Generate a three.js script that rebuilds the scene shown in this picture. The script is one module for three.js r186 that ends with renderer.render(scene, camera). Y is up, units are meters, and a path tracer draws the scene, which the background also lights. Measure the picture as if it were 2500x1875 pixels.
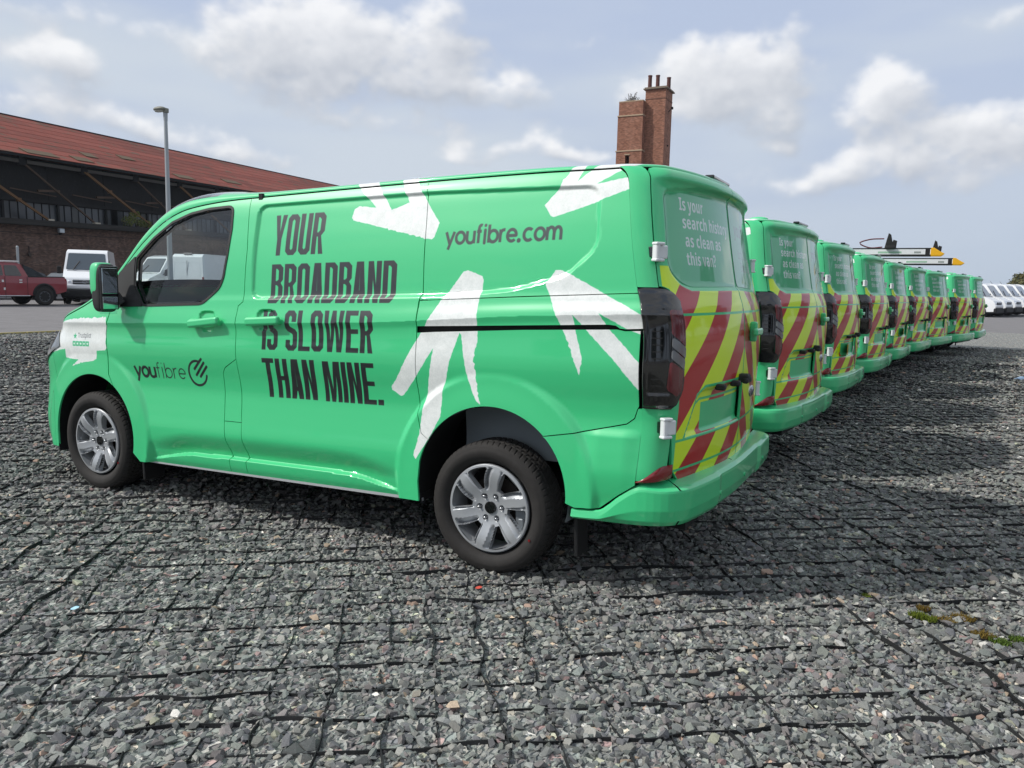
import * as THREE from 'three';
import { mergeGeometries } from 'three/addons/utils/BufferGeometryUtils.js';
import { ConvexGeometry } from 'three/addons/geometries/ConvexGeometry.js';
import { RoundedBoxGeometry } from 'three/addons/geometries/RoundedBoxGeometry.js';

// ------------------------------------------------------------------ camera, sky, sun, exposure
const scene = new THREE.Scene();
const camera = new THREE.PerspectiveCamera(52.4, 4 / 3, 0.05, 3000);
camera.position.set(1.88, 1.44, 4.27);
camera.rotation.set(THREE.MathUtils.degToRad(-7.0), THREE.MathUtils.degToRad(27.8), THREE.MathUtils.degToRad(1.25), 'YXZ');
const renderer = new THREE.WebGLRenderer({ antialias: true });
renderer.toneMapping = THREE.LinearToneMapping;
renderer.toneMappingExposure = 0.92;
const SKY_GAIN = 1.1;
renderer.shadowMap.enabled = true;
const SUN_TRAVEL = new THREE.Vector3(1, -1.15, -0.8).normalize();      // the way the sunlight goes
const sun = new THREE.DirectionalLight(new THREE.Color(1.0, 0.955, 0.89), 3.9);
sun.position.copy(SUN_TRAVEL).multiplyScalar(-60);
sun.castShadow = true; sun.shadow.radius = 2.5; sun.shadow.mapSize.set(4096, 4096);
Object.assign(sun.shadow.camera, { left: -30, right: 30, top: 30, bottom: -30, near: 1, far: 160 });
sun.name = 'sun';
scene.add(sun, sun.target);
// ------------------------------------------------------------------ helpers
let seedState = 7;
function reseed(n) { seedState = n >>> 0; }
function rnd() { seedState = (seedState + 0x6d2b79f5) | 0; let t = Math.imul(seedState ^ (seedState >>> 15), 1 | seedState); t = (t + Math.imul(t ^ (t >>> 7), 61 | t)) ^ t; return ((t ^ (t >>> 14)) >>> 0) / 4294967296; }
const rr = (a, b) => a + (b - a) * rnd();
const clamp = (x, a = 0, b = 1) => Math.min(b, Math.max(a, x));
const sstep = (a, b, x) => { const t = clamp((x - a) / (b - a)); return t * t * (3 - 2 * t); };
const lerp = (a, b, t) => a + (b - a) * t;
function hash3(x, y, z) { let h = Math.imul(x, 374761393) ^ Math.imul(y, 668265263) ^ Math.imul(z, 2147483647 ^ 0x5bd1e995); h = Math.imul(h ^ (h >>> 13), 1274126177); h ^= h >>> 16; return (h >>> 0) / 4294967296; }
function vnoise(x, y, z = 0) {
  const ix = Math.floor(x), iy = Math.floor(y), iz = Math.floor(z), fx = x - ix, fy = y - iy, fz = z - iz;
  const u = fx * fx * (3 - 2 * fx), v = fy * fy * (3 - 2 * fy), w = fz * fz * (3 - 2 * fz);
  const a = lerp(lerp(hash3(ix, iy, iz), hash3(ix + 1, iy, iz), u), lerp(hash3(ix, iy + 1, iz), hash3(ix + 1, iy + 1, iz), u), v);
  if (fz === 0) return a;
  const b = lerp(lerp(hash3(ix, iy, iz + 1), hash3(ix + 1, iy, iz + 1), u), lerp(hash3(ix, iy + 1, iz + 1), hash3(ix + 1, iy + 1, iz + 1), u), v);
  return lerp(a, b, w);
}
function fbm(x, y, z, n) { let s = 0, a = 0.5, t = 0; for (let i = 0; i < n; i++) { s += a * vnoise(x, y, z); t += a; a *= 0.5; x = x * 2.03 + 11.3; y = y * 2.03 + 5.7; z = z * 2.03 + 3.1; } return s / t; }
// piecewise Catmull-Rom through [t, value] rows
function curve(rows) {
  return (t) => {
    const n = rows.length;
    if (t <= rows[0][0]) return rows[0][1];
    if (t >= rows[n - 1][0]) return rows[n - 1][1];
    let i = 0; while (t > rows[i + 1][0]) i++;
    const [x0, y0] = rows[i], [x1, y1] = rows[i + 1], h = x1 - x0, s = (t - x0) / h;
    const m = (j) => (j <= 0 || j >= n - 1) ? (j <= 0 ? (rows[1][1] - rows[0][1]) / (rows[1][0] - rows[0][0]) : (rows[n - 1][1] - rows[n - 2][1]) / (rows[n - 1][0] - rows[n - 2][0]))
      : (rows[j + 1][1] - rows[j - 1][1]) / (rows[j + 1][0] - rows[j - 1][0]);
    const m0 = m(i) * h, m1 = m(i + 1) * h, s2 = s * s, s3 = s2 * s;
    return (2 * s3 - 3 * s2 + 1) * y0 + (s3 - 2 * s2 + s) * m0 + (-2 * s3 + 3 * s2) * y1 + (s3 - s2) * m1;
  };
}
const names = new Map();
function numbered(name) { const k = names.get(name) ?? 0; names.set(name, k + 1); return k ? name + '_' + String(k).padStart(3, '0') : name; }
function shadows(o) { o.traverse((m) => { if (m.isMesh) { m.castShadow = true; m.receiveShadow = true; } }); return o; }
function thing(name, label, category, pos = [0, 0, 0], turn = 0, group) {
  const o = new THREE.Group(); o.name = numbered(name); scene.add(o);
  o.position.set(...pos); o.rotation.y = turn; o.userData = { label, category };
  if (group) o.userData.group = group;
  return o;
}
function part(name, geo, mat, parent) { const m = new THREE.Mesh(Array.isArray(geo) ? merge(geo) : geo, mat); m.name = name; m.castShadow = m.receiveShadow = true; parent.add(m); return m; }
function lone(name, geo, mat, label, category, group) { const m = part(numbered(name), geo, mat, scene); m.userData = { label, category }; if (group) m.userData.group = group; return m; }
function setting(name, geo, mat) { const m = part(numbered(name), geo, mat, scene); m.userData = { kind: 'structure' }; return m; }
function merge(list) {
  const clean = list.map((g) => { const q = g.index ? g.toNonIndexed() : g.clone(); for (const k of Object.keys(q.attributes)) if (!['position', 'normal', 'uv'].includes(k)) q.deleteAttribute(k); if (!q.attributes.uv) q.setAttribute('uv', new THREE.BufferAttribute(new Float32Array(q.attributes.position.count * 2), 2)); return q; });
  return mergeGeometries(clean);
}
const box = (w, h, d, x = 0, y = 0, z = 0, r = 0) => (r ? new RoundedBoxGeometry(w, h, d, 2, r) : new THREE.BoxGeometry(w, h, d)).translate(x, y, z);
function bar(a, b, w, h = w) {   // square bar between two points
  const A = new THREE.Vector3(...a), B = new THREE.Vector3(...b), L = A.distanceTo(B), g = new THREE.BoxGeometry(w, h, L);
  const m = new THREE.Matrix4().lookAt(B, A, Math.abs(B.clone().sub(A).normalize().y) > 0.99 ? new THREE.Vector3(1, 0, 0) : new THREE.Vector3(0, 1, 0));
  return g.applyMatrix4(m).translate(...A.add(B).multiplyScalar(0.5).toArray());
}
function tube(pts, r, seg = 8, n = 24) { return new THREE.TubeGeometry(new THREE.CatmullRomCurve3(pts.map((p) => new THREE.Vector3(...p))), n, r, seg); }
// surface over a polygon: S(a, b) -> [x, y, z]. The polygon (may be concave) is cut by a grid, every vertex gets the surface's own normal, edges turn inward by `lip`.
function subdivide(poly, step) {
  const out = [];
  for (let i = 0; i < poly.length; i++) { const p = poly[i], q = poly[(i + 1) % poly.length], L = Math.hypot(q[0] - p[0], q[1] - p[1]), n = Math.max(1, Math.ceil(L / step)); for (let k = 0; k < n; k++) out.push([lerp(p[0], q[0], k / n), lerp(p[1], q[1], k / n)]); }
  return out;
}
function inside(poly, x, y) { let c = false; for (let i = 0, j = poly.length - 1; i < poly.length; j = i++) { const [xi, yi] = poly[i], [xj, yj] = poly[j]; if ((yi > y) !== (yj > y) && x < ((xj - xi) * (y - yi)) / (yj - yi) + xi) c = !c; } return c; }
function sdPoly(poly, x, y) { let d = 1e9; for (let i = 0, j = poly.length - 1; i < poly.length; j = i++) { const [ax, ay] = poly[j], [bx, by] = poly[i], ex = bx - ax, ey = by - ay, t = clamp(((x - ax) * ex + (y - ay) * ey) / (ex * ex + ey * ey || 1)); d = Math.min(d, Math.hypot(x - ax - ex * t, y - ay - ey * t)); } return inside(poly, x, y) ? -d : d; }
function roundPoly(poly, r, seg = 5) {   // r: number or per-vertex third entry
  const out = [], n = poly.length;
  for (let i = 0; i < n; i++) {
    const p = poly[i], a = poly[(i + n - 1) % n], b = poly[(i + 1) % n], rad = p[2] ?? r;
    const la = Math.hypot(a[0] - p[0], a[1] - p[1]), lb = Math.hypot(b[0] - p[0], b[1] - p[1]), k = Math.min(rad, la * 0.48, lb * 0.48);
    if (k < 1e-4) { out.push([p[0], p[1]]); continue; }
    const A = [p[0] + ((a[0] - p[0]) / la) * k, p[1] + ((a[1] - p[1]) / la) * k], B = [p[0] + ((b[0] - p[0]) / lb) * k, p[1] + ((b[1] - p[1]) / lb) * k];
    for (let s = 0; s <= seg; s++) { const t = s / seg, u = 1 - t; out.push([u * u * A[0] + 2 * u * t * p[0] + t * t * B[0], u * u * A[1] + 2 * u * t * p[1] + t * t * B[1]]); }
  }
  return out;
}
function gridLines(lo, hi, step, extra = [], more = []) {
  const n = Math.max(1, Math.round((hi - lo) / step)), v = []; for (let i = 0; i <= n; i++) v.push(lo + ((hi - lo) * i) / n);
  for (const e of extra) if (e > lo + 1e-4 && e < hi - 1e-4) { let k = 0; v.forEach((x, i) => { if (Math.abs(x - e) < Math.abs(v[k] - e)) k = i; }); v[k] = e; }
  for (const e of more) if (e > lo + 1e-4 && e < hi - 1e-4 && !v.some((x) => Math.abs(x - e) < 1e-3)) v.push(e);
  return v.sort((p, q) => p - q);
}
function panel(poly, S, { step = 0.02, stepB = step, lip = 0.012, holes = [], linesA = [], linesB = [], moreB = [], uv = (a, b) => [a, b], flip = false } = {}) {
  const rings = [subdivide(poly, step * 1.01), ...holes.map((h) => subdivide(h, step * 1.01))];
  const area = (q) => q.reduce((s, p, i) => { const n = q[(i + 1) % q.length]; return s + p[0] * n[1] - n[0] * p[1]; }, 0);
  if (area(rings[0]) < 0) rings[0].reverse();
  for (let i = 1; i < rings.length; i++) if (area(rings[i]) > 0) rings[i].reverse();
  let main = rings[0];                                             // holes are joined to the outline by a bridge
  for (let i = 1; i < rings.length; i++) {
    let best = [1e9, 0, 0]; main.forEach((p, a) => rings[i].forEach((q, b) => { const d = Math.hypot(p[0] - q[0], p[1] - q[1]); if (d < best[0]) best = [d, a, b]; }));
    const [, a, b] = best, h = rings[i]; main = [...main.slice(0, a + 1), ...h.slice(b), ...h.slice(0, b + 1), ...main.slice(a)];
  }
  const lo = [Math.min(...main.map((p) => p[0])), Math.min(...main.map((p) => p[1]))], hi = [Math.max(...main.map((p) => p[0])), Math.max(...main.map((p) => p[1]))];
  const GA = gridLines(lo[0], hi[0], step, linesA), GB = gridLines(lo[1], hi[1], stepB, linesB, moreB), na = GA.length - 1, nb = GB.length - 1;
  const find = (G, v) => { let l = 0, h = G.length - 1; while (h - l > 1) { const m = (l + h) >> 1; if (G[m] <= v) l = m; else h = m; } return l; };
  const touched = new Uint8Array(na * nb);
  for (const ring of rings) for (let i = 0; i < ring.length; i++) {
    const p = ring[i], q = ring[(i + 1) % ring.length], a0 = find(GA, Math.min(p[0], q[0]) - 1e-9), a1 = find(GA, Math.max(p[0], q[0]) + 1e-9), b0 = find(GB, Math.min(p[1], q[1]) - 1e-9), b1 = find(GB, Math.max(p[1], q[1]) + 1e-9);
    for (let a = a0; a <= a1; a++) for (let b = b0; b <= b1; b++) touched[a * nb + b] = 1;
  }
  const pos = [], nor = [], tex = [], idx = [], seen = new Map(), E = 2e-4;
  const normal = (a, b) => { const p = S(a - E, b), q = S(a + E, b), r = S(a, b - E), s = S(a, b + E); const ux = q[0] - p[0], uy = q[1] - p[1], uz = q[2] - p[2], vx = s[0] - r[0], vy = s[1] - r[1], vz = s[2] - r[2]; let x = uy * vz - uz * vy, y = uz * vx - ux * vz, z = ux * vy - uy * vx; const l = Math.hypot(x, y, z) || 1; const k = flip ? -1 / l : 1 / l; return [x * k, y * k, z * k]; };
  const vert = (a, b) => { const key = Math.round(a * 1e5) * 4194304 + Math.round(b * 1e5); let v = seen.get(key); if (v === undefined) { v = pos.length / 3; seen.set(key, v); pos.push(...S(a, b)); nor.push(...normal(a, b)); tex.push(...uv(a, b)); } return v; };
  const tri = (i, j, k) => { if (i !== j && j !== k && i !== k) flip ? idx.push(i, k, j) : idx.push(i, j, k); };
  const cut = (pts, ax, v, keepLess) => { const out = []; for (let i = 0; i < pts.length; i++) { const p = pts[i], q = pts[(i + 1) % pts.length], pi = keepLess ? p[ax] <= v : p[ax] >= v, qi = keepLess ? q[ax] <= v : q[ax] >= v; if (pi) out.push(p); if (pi !== qi) { const t = (v - p[ax]) / (q[ax] - p[ax]); const m = [lerp(p[0], q[0], t), lerp(p[1], q[1], t)]; m[ax] = v; out.push(m); } } return out; };
  for (let a = 0; a < na; a++) {
    let column = null;
    for (let b = 0; b < nb; b++) {
      const a0 = GA[a], a1 = GA[a + 1], b0 = GB[b], b1 = GB[b + 1];
      if (!touched[a * nb + b]) { if (inside(main, (a0 + a1) / 2, (b0 + b1) / 2)) { const p = vert(a0, b0), q = vert(a1, b0), r = vert(a1, b1), s = vert(a0, b1); tri(p, q, r); tri(p, r, s); } continue; }
      column ??= cut(cut(main, 0, a0, false), 0, a1, true);
      let c = cut(cut(column, 1, b0, false), 1, b1, true).filter((p, i, L) => { const n = L[(i + 1) % L.length]; return Math.abs(p[0] - n[0]) > 1e-6 || Math.abs(p[1] - n[1]) > 1e-6; });
      if (c.length < 3) continue;
      const v2 = c.map((p) => new THREE.Vector2(p[0], p[1]));
      if (Math.abs(THREE.ShapeUtils.area(v2)) < 1e-9) continue;
      const rev = THREE.ShapeUtils.area(v2) < 0;
      for (const f of THREE.ShapeUtils.triangulateShape(v2, [])) { const [i, j, k] = f.map((n) => vert(c[n][0], c[n][1])); const A = (c[f[1]][0] - c[f[0]][0]) * (c[f[2]][1] - c[f[0]][1]) - (c[f[2]][0] - c[f[0]][0]) * (c[f[1]][1] - c[f[0]][1]); A > 0 ? tri(i, j, k) : tri(i, k, j); }
    }
  }
  if (lip) for (const ring of rings) {
    for (let i = 0; i < ring.length; i++) {
      const p = ring[i], q = ring[(i + 1) % ring.length], P = S(...p), Q = S(...q), n = normal(...p), m = normal(...q);
      const P2 = P.map((v, k) => v - n[k] * lip), Q2 = Q.map((v, k) => v - m[k] * lip);
      const e = new THREE.Vector3(Q[0] - P[0], Q[1] - P[1], Q[2] - P[2]), N = new THREE.Vector3(...n), o = e.clone().cross(N).normalize(); if (flip) o.negate();
      const v0 = pos.length / 3; for (const [w, s] of [[P, p], [Q, q], [Q2, q], [P2, p]]) { pos.push(...w); nor.push(o.x, o.y, o.z); tex.push(...uv(...s)); }
      flip ? idx.push(v0, v0 + 1, v0 + 2, v0, v0 + 2, v0 + 3) : idx.push(v0, v0 + 2, v0 + 1, v0, v0 + 3, v0 + 2);
    }
  }
  const g = new THREE.BufferGeometry();
  g.setAttribute('position', new THREE.Float32BufferAttribute(pos, 3)); g.setAttribute('normal', new THREE.Float32BufferAttribute(nor, 3)); g.setAttribute('uv', new THREE.Float32BufferAttribute(tex, 2)); g.setIndex(idx);
  return g;
}
function sheet(S, a0, a1, na, b0, b1, nb, { uv = (a, b) => [a, b], flip = false } = {}) {   // plain grid over a rectangle of parameters
  const pos = [], nor = [], tex = [], idx = [], E = 1e-4 * (Math.abs(a1 - a0) + 0.01), F = 1e-4 * (Math.abs(b1 - b0) + 0.01);
  for (let i = 0; i <= na; i++) for (let j = 0; j <= nb; j++) {
    const a = lerp(a0, a1, i / na), b = lerp(b0, b1, j / nb);
    const ae = clamp(a, Math.min(a0, a1) + E, Math.max(a0, a1) - E), be = clamp(b, Math.min(b0, b1) + F, Math.max(b0, b1) - F);
    const p = S(ae - E, be), q = S(ae + E, be), r = S(ae, be - F), s = S(ae, be + F);
    const N = new THREE.Vector3(q[0] - p[0], q[1] - p[1], q[2] - p[2]).cross(new THREE.Vector3(s[0] - r[0], s[1] - r[1], s[2] - r[2])).normalize(); if (flip !== ((a1 < a0) !== (b1 < b0))) {} if (flip) N.negate();
    pos.push(...S(a, b)); nor.push(N.x, N.y, N.z); tex.push(...uv(a, b));
  }
  const ccw = ((a1 > a0) === (b1 > b0)) !== flip;
  for (let i = 0; i < na; i++) for (let j = 0; j < nb; j++) { const v = i * (nb + 1) + j, w = v + nb + 1; ccw ? idx.push(v, w, w + 1, v, w + 1, v + 1) : idx.push(v, w + 1, w, v, v + 1, w + 1); }
  const g = new THREE.BufferGeometry();
  g.setAttribute('position', new THREE.Float32BufferAttribute(pos, 3)); g.setAttribute('normal', new THREE.Float32BufferAttribute(nor, 3)); g.setAttribute('uv', new THREE.Float32BufferAttribute(tex, 2)); g.setIndex(idx);
  return g;
}
function mirrorZ(g) {
  const q = g.clone(), p = q.attributes.position, n = q.attributes.normal;
  for (let i = 0; i < p.count; i++) { p.setZ(i, -p.getZ(i)); n.setZ(i, -n.getZ(i)); }
  if (q.index) { const a = q.index.array; for (let i = 0; i < a.length; i += 3) { const t = a[i]; a[i] = a[i + 1]; a[i + 1] = t; } }
  return q;
}
// ------------------------------------------------------------------ sky: broken cumulus under thin high haze, all round. Clouds: [bearing, height, half width, half height (degrees), weight]
const CLOUDS = [];
CLOUDS.push([-137.2, 16.2, 3.1, 2.0, 0.75], [-133.7, 16.1, 4.4, 2.5, 1.0], [-130.0, 16.9, 2.0, 1.9, 0.9], [-130.7, 15.5, 4.1, 2.4, 1.0], [-126.3, 15.2, 4.1, 2.2, 1.0], [-123.4, 16.8, 2.2, 2.5, 1.1], [-123.2, 17.9, 1.4, 1.2, 0.8], [-124.0, 14.2, 3.1, 1.7, 0.9], [-120.7, 13.7, 2.7, 1.4, 0.8], [-117.5, 13.5, 2.4, 1.0, 0.75], [-135.5, 13.9, 2.7, 1.7, 0.6], [-131.6, 12.4, 2.7, 1.2, 0.6], [-126.2, 11.4, 4.1, 1.0, 0.55]);
CLOUDS.push([-106.3, 15.2, 1.9, 1.7, 1.0], [-103.8, 15.1, 2.7, 2.0, 1.15], [-101.3, 14.7, 2.0, 1.9, 1.0], [-102.4, 13.0, 3.7, 1.9, 1.1], [-100.0, 11.8, 1.7, 1.4, 0.8], [-104.9, 12.8, 2.4, 1.5, 0.8], [-109.7, 13.7, 2.0, 1.2, 0.5], [-93.8, 13.1, 2.0, 1.5, 0.95], [-92.2, 13.2, 1.7, 1.4, 0.9], [-92.6, 11.6, 2.7, 1.5, 0.9], [-94.6, 12.0, 1.7, 1.2, 0.6], [-89.4, 10.3, 3.1, 1.4, 0.8], [-87.2, 10.7, 2.7, 1.5, 0.85]);
CLOUDS.push([-85.9, 8.7, 3.1, 1.7, 0.8], [-91.9, 9.1, 4.1, 1.2, 0.75], [-95.4, 8.1, 4.1, 1.2, 0.7], [-97.9, 7.3, 3.1, 0.8, 0.6], [-88.7, 7.2, 4.8, 1.4, 0.6], [-99.9, 10.0, 1.4, 0.5, 0.5], [-148.9, 13.1, 2.7, 1.0, 0.8], [-147.0, 12.8, 2.4, 1.2, 0.75], [-149.5, 10.9, 2.7, 1.5, 0.75], [-147.4, 9.9, 2.4, 1.0, 0.6], [-144.3, 10.3, 1.7, 0.7, 0.8], [-141.9, 9.9, 2.4, 1.2, 0.5], [-135.6, 8.7, 3.7, 1.5, 0.5]);
CLOUDS.push([-139.1, 9.3, 2.7, 1.0, 0.45], [-121.7, 9.9, 1.4, 1.2, 0.95], [-120.0, 9.3, 1.2, 0.7, 0.7], [-115.4, 10.3, 1.3, 1.0, 0.95], [-114.1, 9.7, 1.0, 0.6, 0.7], [-118.0, 9.5, 1.4, 0.6, 0.5], [-112.1, 9.6, 2.0, 0.7, 0.45], [-123.0, 9.4, 1.4, 0.7, 0.5], [-142.8, 15.5, 4.8, 1.4, 0.35], [-145.4, 15.9, 4.1, 0.8, 0.3], [-86.8, 16.2, 2.0, 1.0, 0.5], [-113.7, 16.7, 4.1, 0.8, 0.25], [-96.9, 16.8, 5.4, 0.7, 0.2]);
{
  reseed(91);                                            // the rest of the sky goes on with clouds of the same sizes
  for (let k = 0; k < 150; k++) { const az = rr(-180, 180), el = 4 + 62 * Math.pow(rnd(), 1.3); if (az > -156 && az < -80 && el < 24) continue; const s = 1 + el / 30, n = 3 + Math.floor(rnd() * 3); for (let i = 0; i < n; i++) CLOUDS.push([az + rr(-4, 4) * s, el + rr(-1.2, 1.6) * s, rr(1.6, 4) * s, rr(0.9, 2) * s, rr(0.6, 1.1)]); }
  const W = 4096, H = 2048, data = new Float32Array(W * H * 4), D2 = Math.PI / 180;
  const bins = Array.from({ length: 72 }, () => []);
  for (const c of CLOUDS) { const reach = (c[2] * 2.6) / Math.max(0.25, Math.cos(c[1] * D2)) + 6; for (let b = 0; b < 72; b++) { const m = -180 + b * 5 + 2.5; let d = Math.abs(((m - c[0] + 540) % 360) - 180); if (d < reach) bins[b].push(c); } }
  const cover = (az, el) => {
    let s = 0; const L = bins[Math.min(71, Math.max(0, Math.floor((((az + 180) % 360 + 360) % 360) / 5)))], ce = Math.cos(el * D2);
    for (const c of L) { const dx = ((((az - c[0]) + 540) % 360) - 180) * ce / c[2], dy = (el - c[1]) / c[3]; const q = dx * dx + dy * dy; if (q < 7) s = Math.max(s, 0) + c[4] * Math.exp(-q * 1.1); }
    return 1 - Math.exp(-s * 1.15);
  };
  // coarse fields first, then looked up, so the fine noise is the only work per pixel
  const cw = 1440, chh = 360, field = new Float32Array(cw * chh);
  for (let j = 0; j < chh; j++) for (let i = 0; i < cw; i++) field[j * cw + i] = cover(-180 + (i + 0.5) / 4, (j + 0.5) / 4);
  const look = (az, el) => { const x = (((az + 180) % 360 + 360) % 360) * 4 - 0.5, y = clamp(el * 4 - 0.5, 0, chh - 1.01), i = Math.floor(x), j = Math.floor(y), fx = x - i, fy = y - j, a = (i + cw) % cw, b = (i + 1 + cw) % cw; return lerp(lerp(field[j * cw + a], field[j * cw + b], fx), lerp(field[(j + 1) * cw + a], field[(j + 1) * cw + b], fx), fy); };
  const sd = SUN_TRAVEL.clone().negate(), sunAz = Math.atan2(sd.z, sd.x) / D2, sunEl = Math.asin(sd.y) / D2;
  for (let row = 0; row < H; row++) {
    const el = ((row + 0.5) / H - 0.5) * 180;
    for (let col = 0; col < W; col++) {
      const o = (row * W + col) * 4, az = ((col + 0.5) / W - 0.5) * 360, e = Math.max(0, el);
      const up = clamp(e / 70), hz = Math.exp(-e / 7);
      let r = lerp(0.52, 0.36, up), g = lerp(0.60, 0.46, up), b = lerp(0.765, 0.68, up);
      r = lerp(r, 0.42, hz * 0.75); g = lerp(g, 0.505, hz * 0.75); b = lerp(b, 0.60, hz * 0.75);
      if (el > 0) {
        const ce = Math.max(0.15, Math.cos(e * D2)), X = Math.cos(az * D2) * ce * 60, Y = Math.sin(az * D2) * ce * 60, Zz = e * 1.35;
        const veil = fbm(X * 0.055 + 3, Y * 0.055, Zz * 0.16, 4); const v = sstep(0.26, 0.70, veil) * 0.8 * lerp(1, 0.45, sstep(-118, -92, az) * sstep(14, 6, e)); r = lerp(r, 0.635, v); g = lerp(g, 0.70, v); b = lerp(b, 0.77, v);
        const c0 = look(az, e);
        if (c0 > 0.02) {
          const n = fbm(X * 0.55, Y * 0.55, Zz * 0.55, 6), wx = (fbm(X * 0.22 + 9, Y * 0.22, Zz * 0.22, 2) - 0.5) * 2.2, wy = (fbm(X * 0.22 - 7, Y * 0.22 + 4, Zz * 0.22, 2) - 0.5) * 1.6;
          const dn = look(az + wx, e + wy) + (n - 0.5) * 0.95, dens = sstep(0.22, 0.80, dn);
          if (dens > 0.002) {
            const s = e < 40 ? 1 : 1.5, ab = look(az + wx - 1.1 * s, e + wy + 1.25 * s) + (n - 0.5) * 0.9, ab2 = look(az + wx - 0.3, e + wy + 0.45) + (fbm(X * 0.55 - 0.25, Y * 0.55 - 0.1, Zz * 0.55 + 0.45, 5) - 0.5) * 0.95;
            const lit = clamp(0.42 + (dn - ab) * 1.0 + (dn - ab2) * 0.85 - 0.2 * sstep(0.75, 1.25, dn), 0, 1);
            const cr = lerp(0.50, 0.95, lit), cg = lerp(0.535, 0.955, lit), cb = lerp(0.60, 0.97, lit), a = dens * lerp(0.5, 0.9, sstep(3, 8, e));
            r = lerp(r, cr, a); g = lerp(g, cg, a); b = lerp(b, cb, a);
          }
        }
        // brightening round the sun behind thin cloud
        const cs = Math.sin(e * D2) * Math.sin(sunEl * D2) + Math.cos(e * D2) * Math.cos(sunEl * D2) * Math.cos((az - sunAz) * D2), gl = Math.pow(Math.max(0, cs), 60) * 1.6 + Math.pow(Math.max(0, cs), 6) * 0.22; r += gl; g += gl * 0.97; b += gl * 0.92;
      }
      data[o] = r * SKY_GAIN; data[o + 1] = g * SKY_GAIN; data[o + 2] = b * SKY_GAIN; data[o + 3] = 1;
    }
  }
  const sky = new THREE.DataTexture(data, W, H, THREE.RGBAFormat, THREE.FloatType);
  sky.mapping = THREE.EquirectangularReflectionMapping; sky.magFilter = sky.minFilter = THREE.LinearFilter; sky.wrapS = THREE.RepeatWrapping; sky.needsUpdate = true; sky.name = 'sky';
  scene.background = sky; scene.environment = sky;
}
// ------------------------------------------------------------------ ground: gravel yard in a plastic cell grid, tarmac beyond, rising a little to the west
const rise = (x) => 0.008 * Math.max(0, Math.min(43, -x - 5));
const EDGE_X = -17.3, EDGE_Z = -35;
function noiseTexture(n, fn, srgb = true, repeat = true) {
  const data = new Uint8Array(n * n * 4); for (let y = 0; y < n; y++) for (let x = 0; x < n; x++) { const o = (y * n + x) * 4, c = fn(x, y); data[o] = clamp(c[0], 0, 255); data[o + 1] = clamp(c[1], 0, 255); data[o + 2] = clamp(c[2], 0, 255); data[o + 3] = 255; }
  const t = new THREE.DataTexture(data, n, n); if (srgb) t.colorSpace = THREE.SRGBColorSpace; t.magFilter = THREE.LinearFilter; t.minFilter = THREE.LinearMipmapLinearFilter; t.generateMipmaps = true; if (repeat) t.wrapS = t.wrapT = THREE.RepeatWrapping; t.needsUpdate = true; return t;
}
const STONE_TONES = [[0.135, 0.142, 0.138], [0.17, 0.178, 0.172], [0.105, 0.113, 0.112], [0.205, 0.212, 0.2], [0.15, 0.168, 0.158], [0.125, 0.128, 0.135], [0.24, 0.24, 0.22], [0.16, 0.15, 0.148], [0.185, 0.2, 0.18]];
const STONE_RARE = [[0.40, 0.37, 0.31], [0.30, 0.21, 0.165], [0.26, 0.19, 0.18], [0.46, 0.45, 0.42], [0.32, 0.33, 0.25], [0.34, 0.27, 0.2], [0.21, 0.145, 0.14]];
function stoneTone(out) { const r = rnd(); const c = r < 0.945 ? STONE_TONES[Math.floor(rnd() * STONE_TONES.length)] : STONE_RARE[Math.floor(rnd() * STONE_RARE.length)], k = rr(1.0, 2.1); return out.setRGB(c[0] * k, c[1] * k, c[2] * k); }
const gravelTex = (() => {         // crushed stone seen as a carpet: cells of a jittered grid, wrapped
  const n = 1024, cells = 64, cs = n / cells, px = [], tone = []; reseed(17); const c = new THREE.Color();
  for (let i = 0; i < cells * cells; i++) { px.push([rnd(), rnd()]); stoneTone(c); tone.push([c.r, c.g, c.b]); }
  const toS = (v) => 255 * (v <= 0.0031308 ? v * 12.92 : 1.055 * Math.pow(v, 1 / 2.4) - 0.055), hgt = new Float32Array(n * n);
  const col = noiseTexture(n, (x, y) => {
    const gx = x / cs, gy = y / cs, ix = Math.floor(gx), iy = Math.floor(gy); let d1 = 9, d2 = 9, id = 0;
    for (let j = -1; j <= 1; j++) for (let i = -1; i <= 1; i++) { const a = (ix + i + cells) % cells, b = (iy + j + cells) % cells, p = px[b * cells + a], dx = ix + i + p[0] - gx, dy = iy + j + p[1] - gy, d = Math.abs(dx) * 0.6 + Math.hypot(dx, dy) * 0.6; if (d < d1) { d2 = d1; d1 = d; id = b * cells + a; } else if (d < d2) d2 = d; }
    const t = tone[id]; hgt[y * n + x] = clamp((d2 - d1) * 2.2) * (0.5 + 0.5 * px[id][0]); const k = 0.9 + 0.2 * hash3(x, y, 3);
    return t.map((v) => toS(v * k));
  });
  const bump = noiseTexture(n, (x, y) => { const v = 255 * hgt[y * n + x]; return [v, v, v]; }, false);
  return { col, bump };
})();
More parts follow.
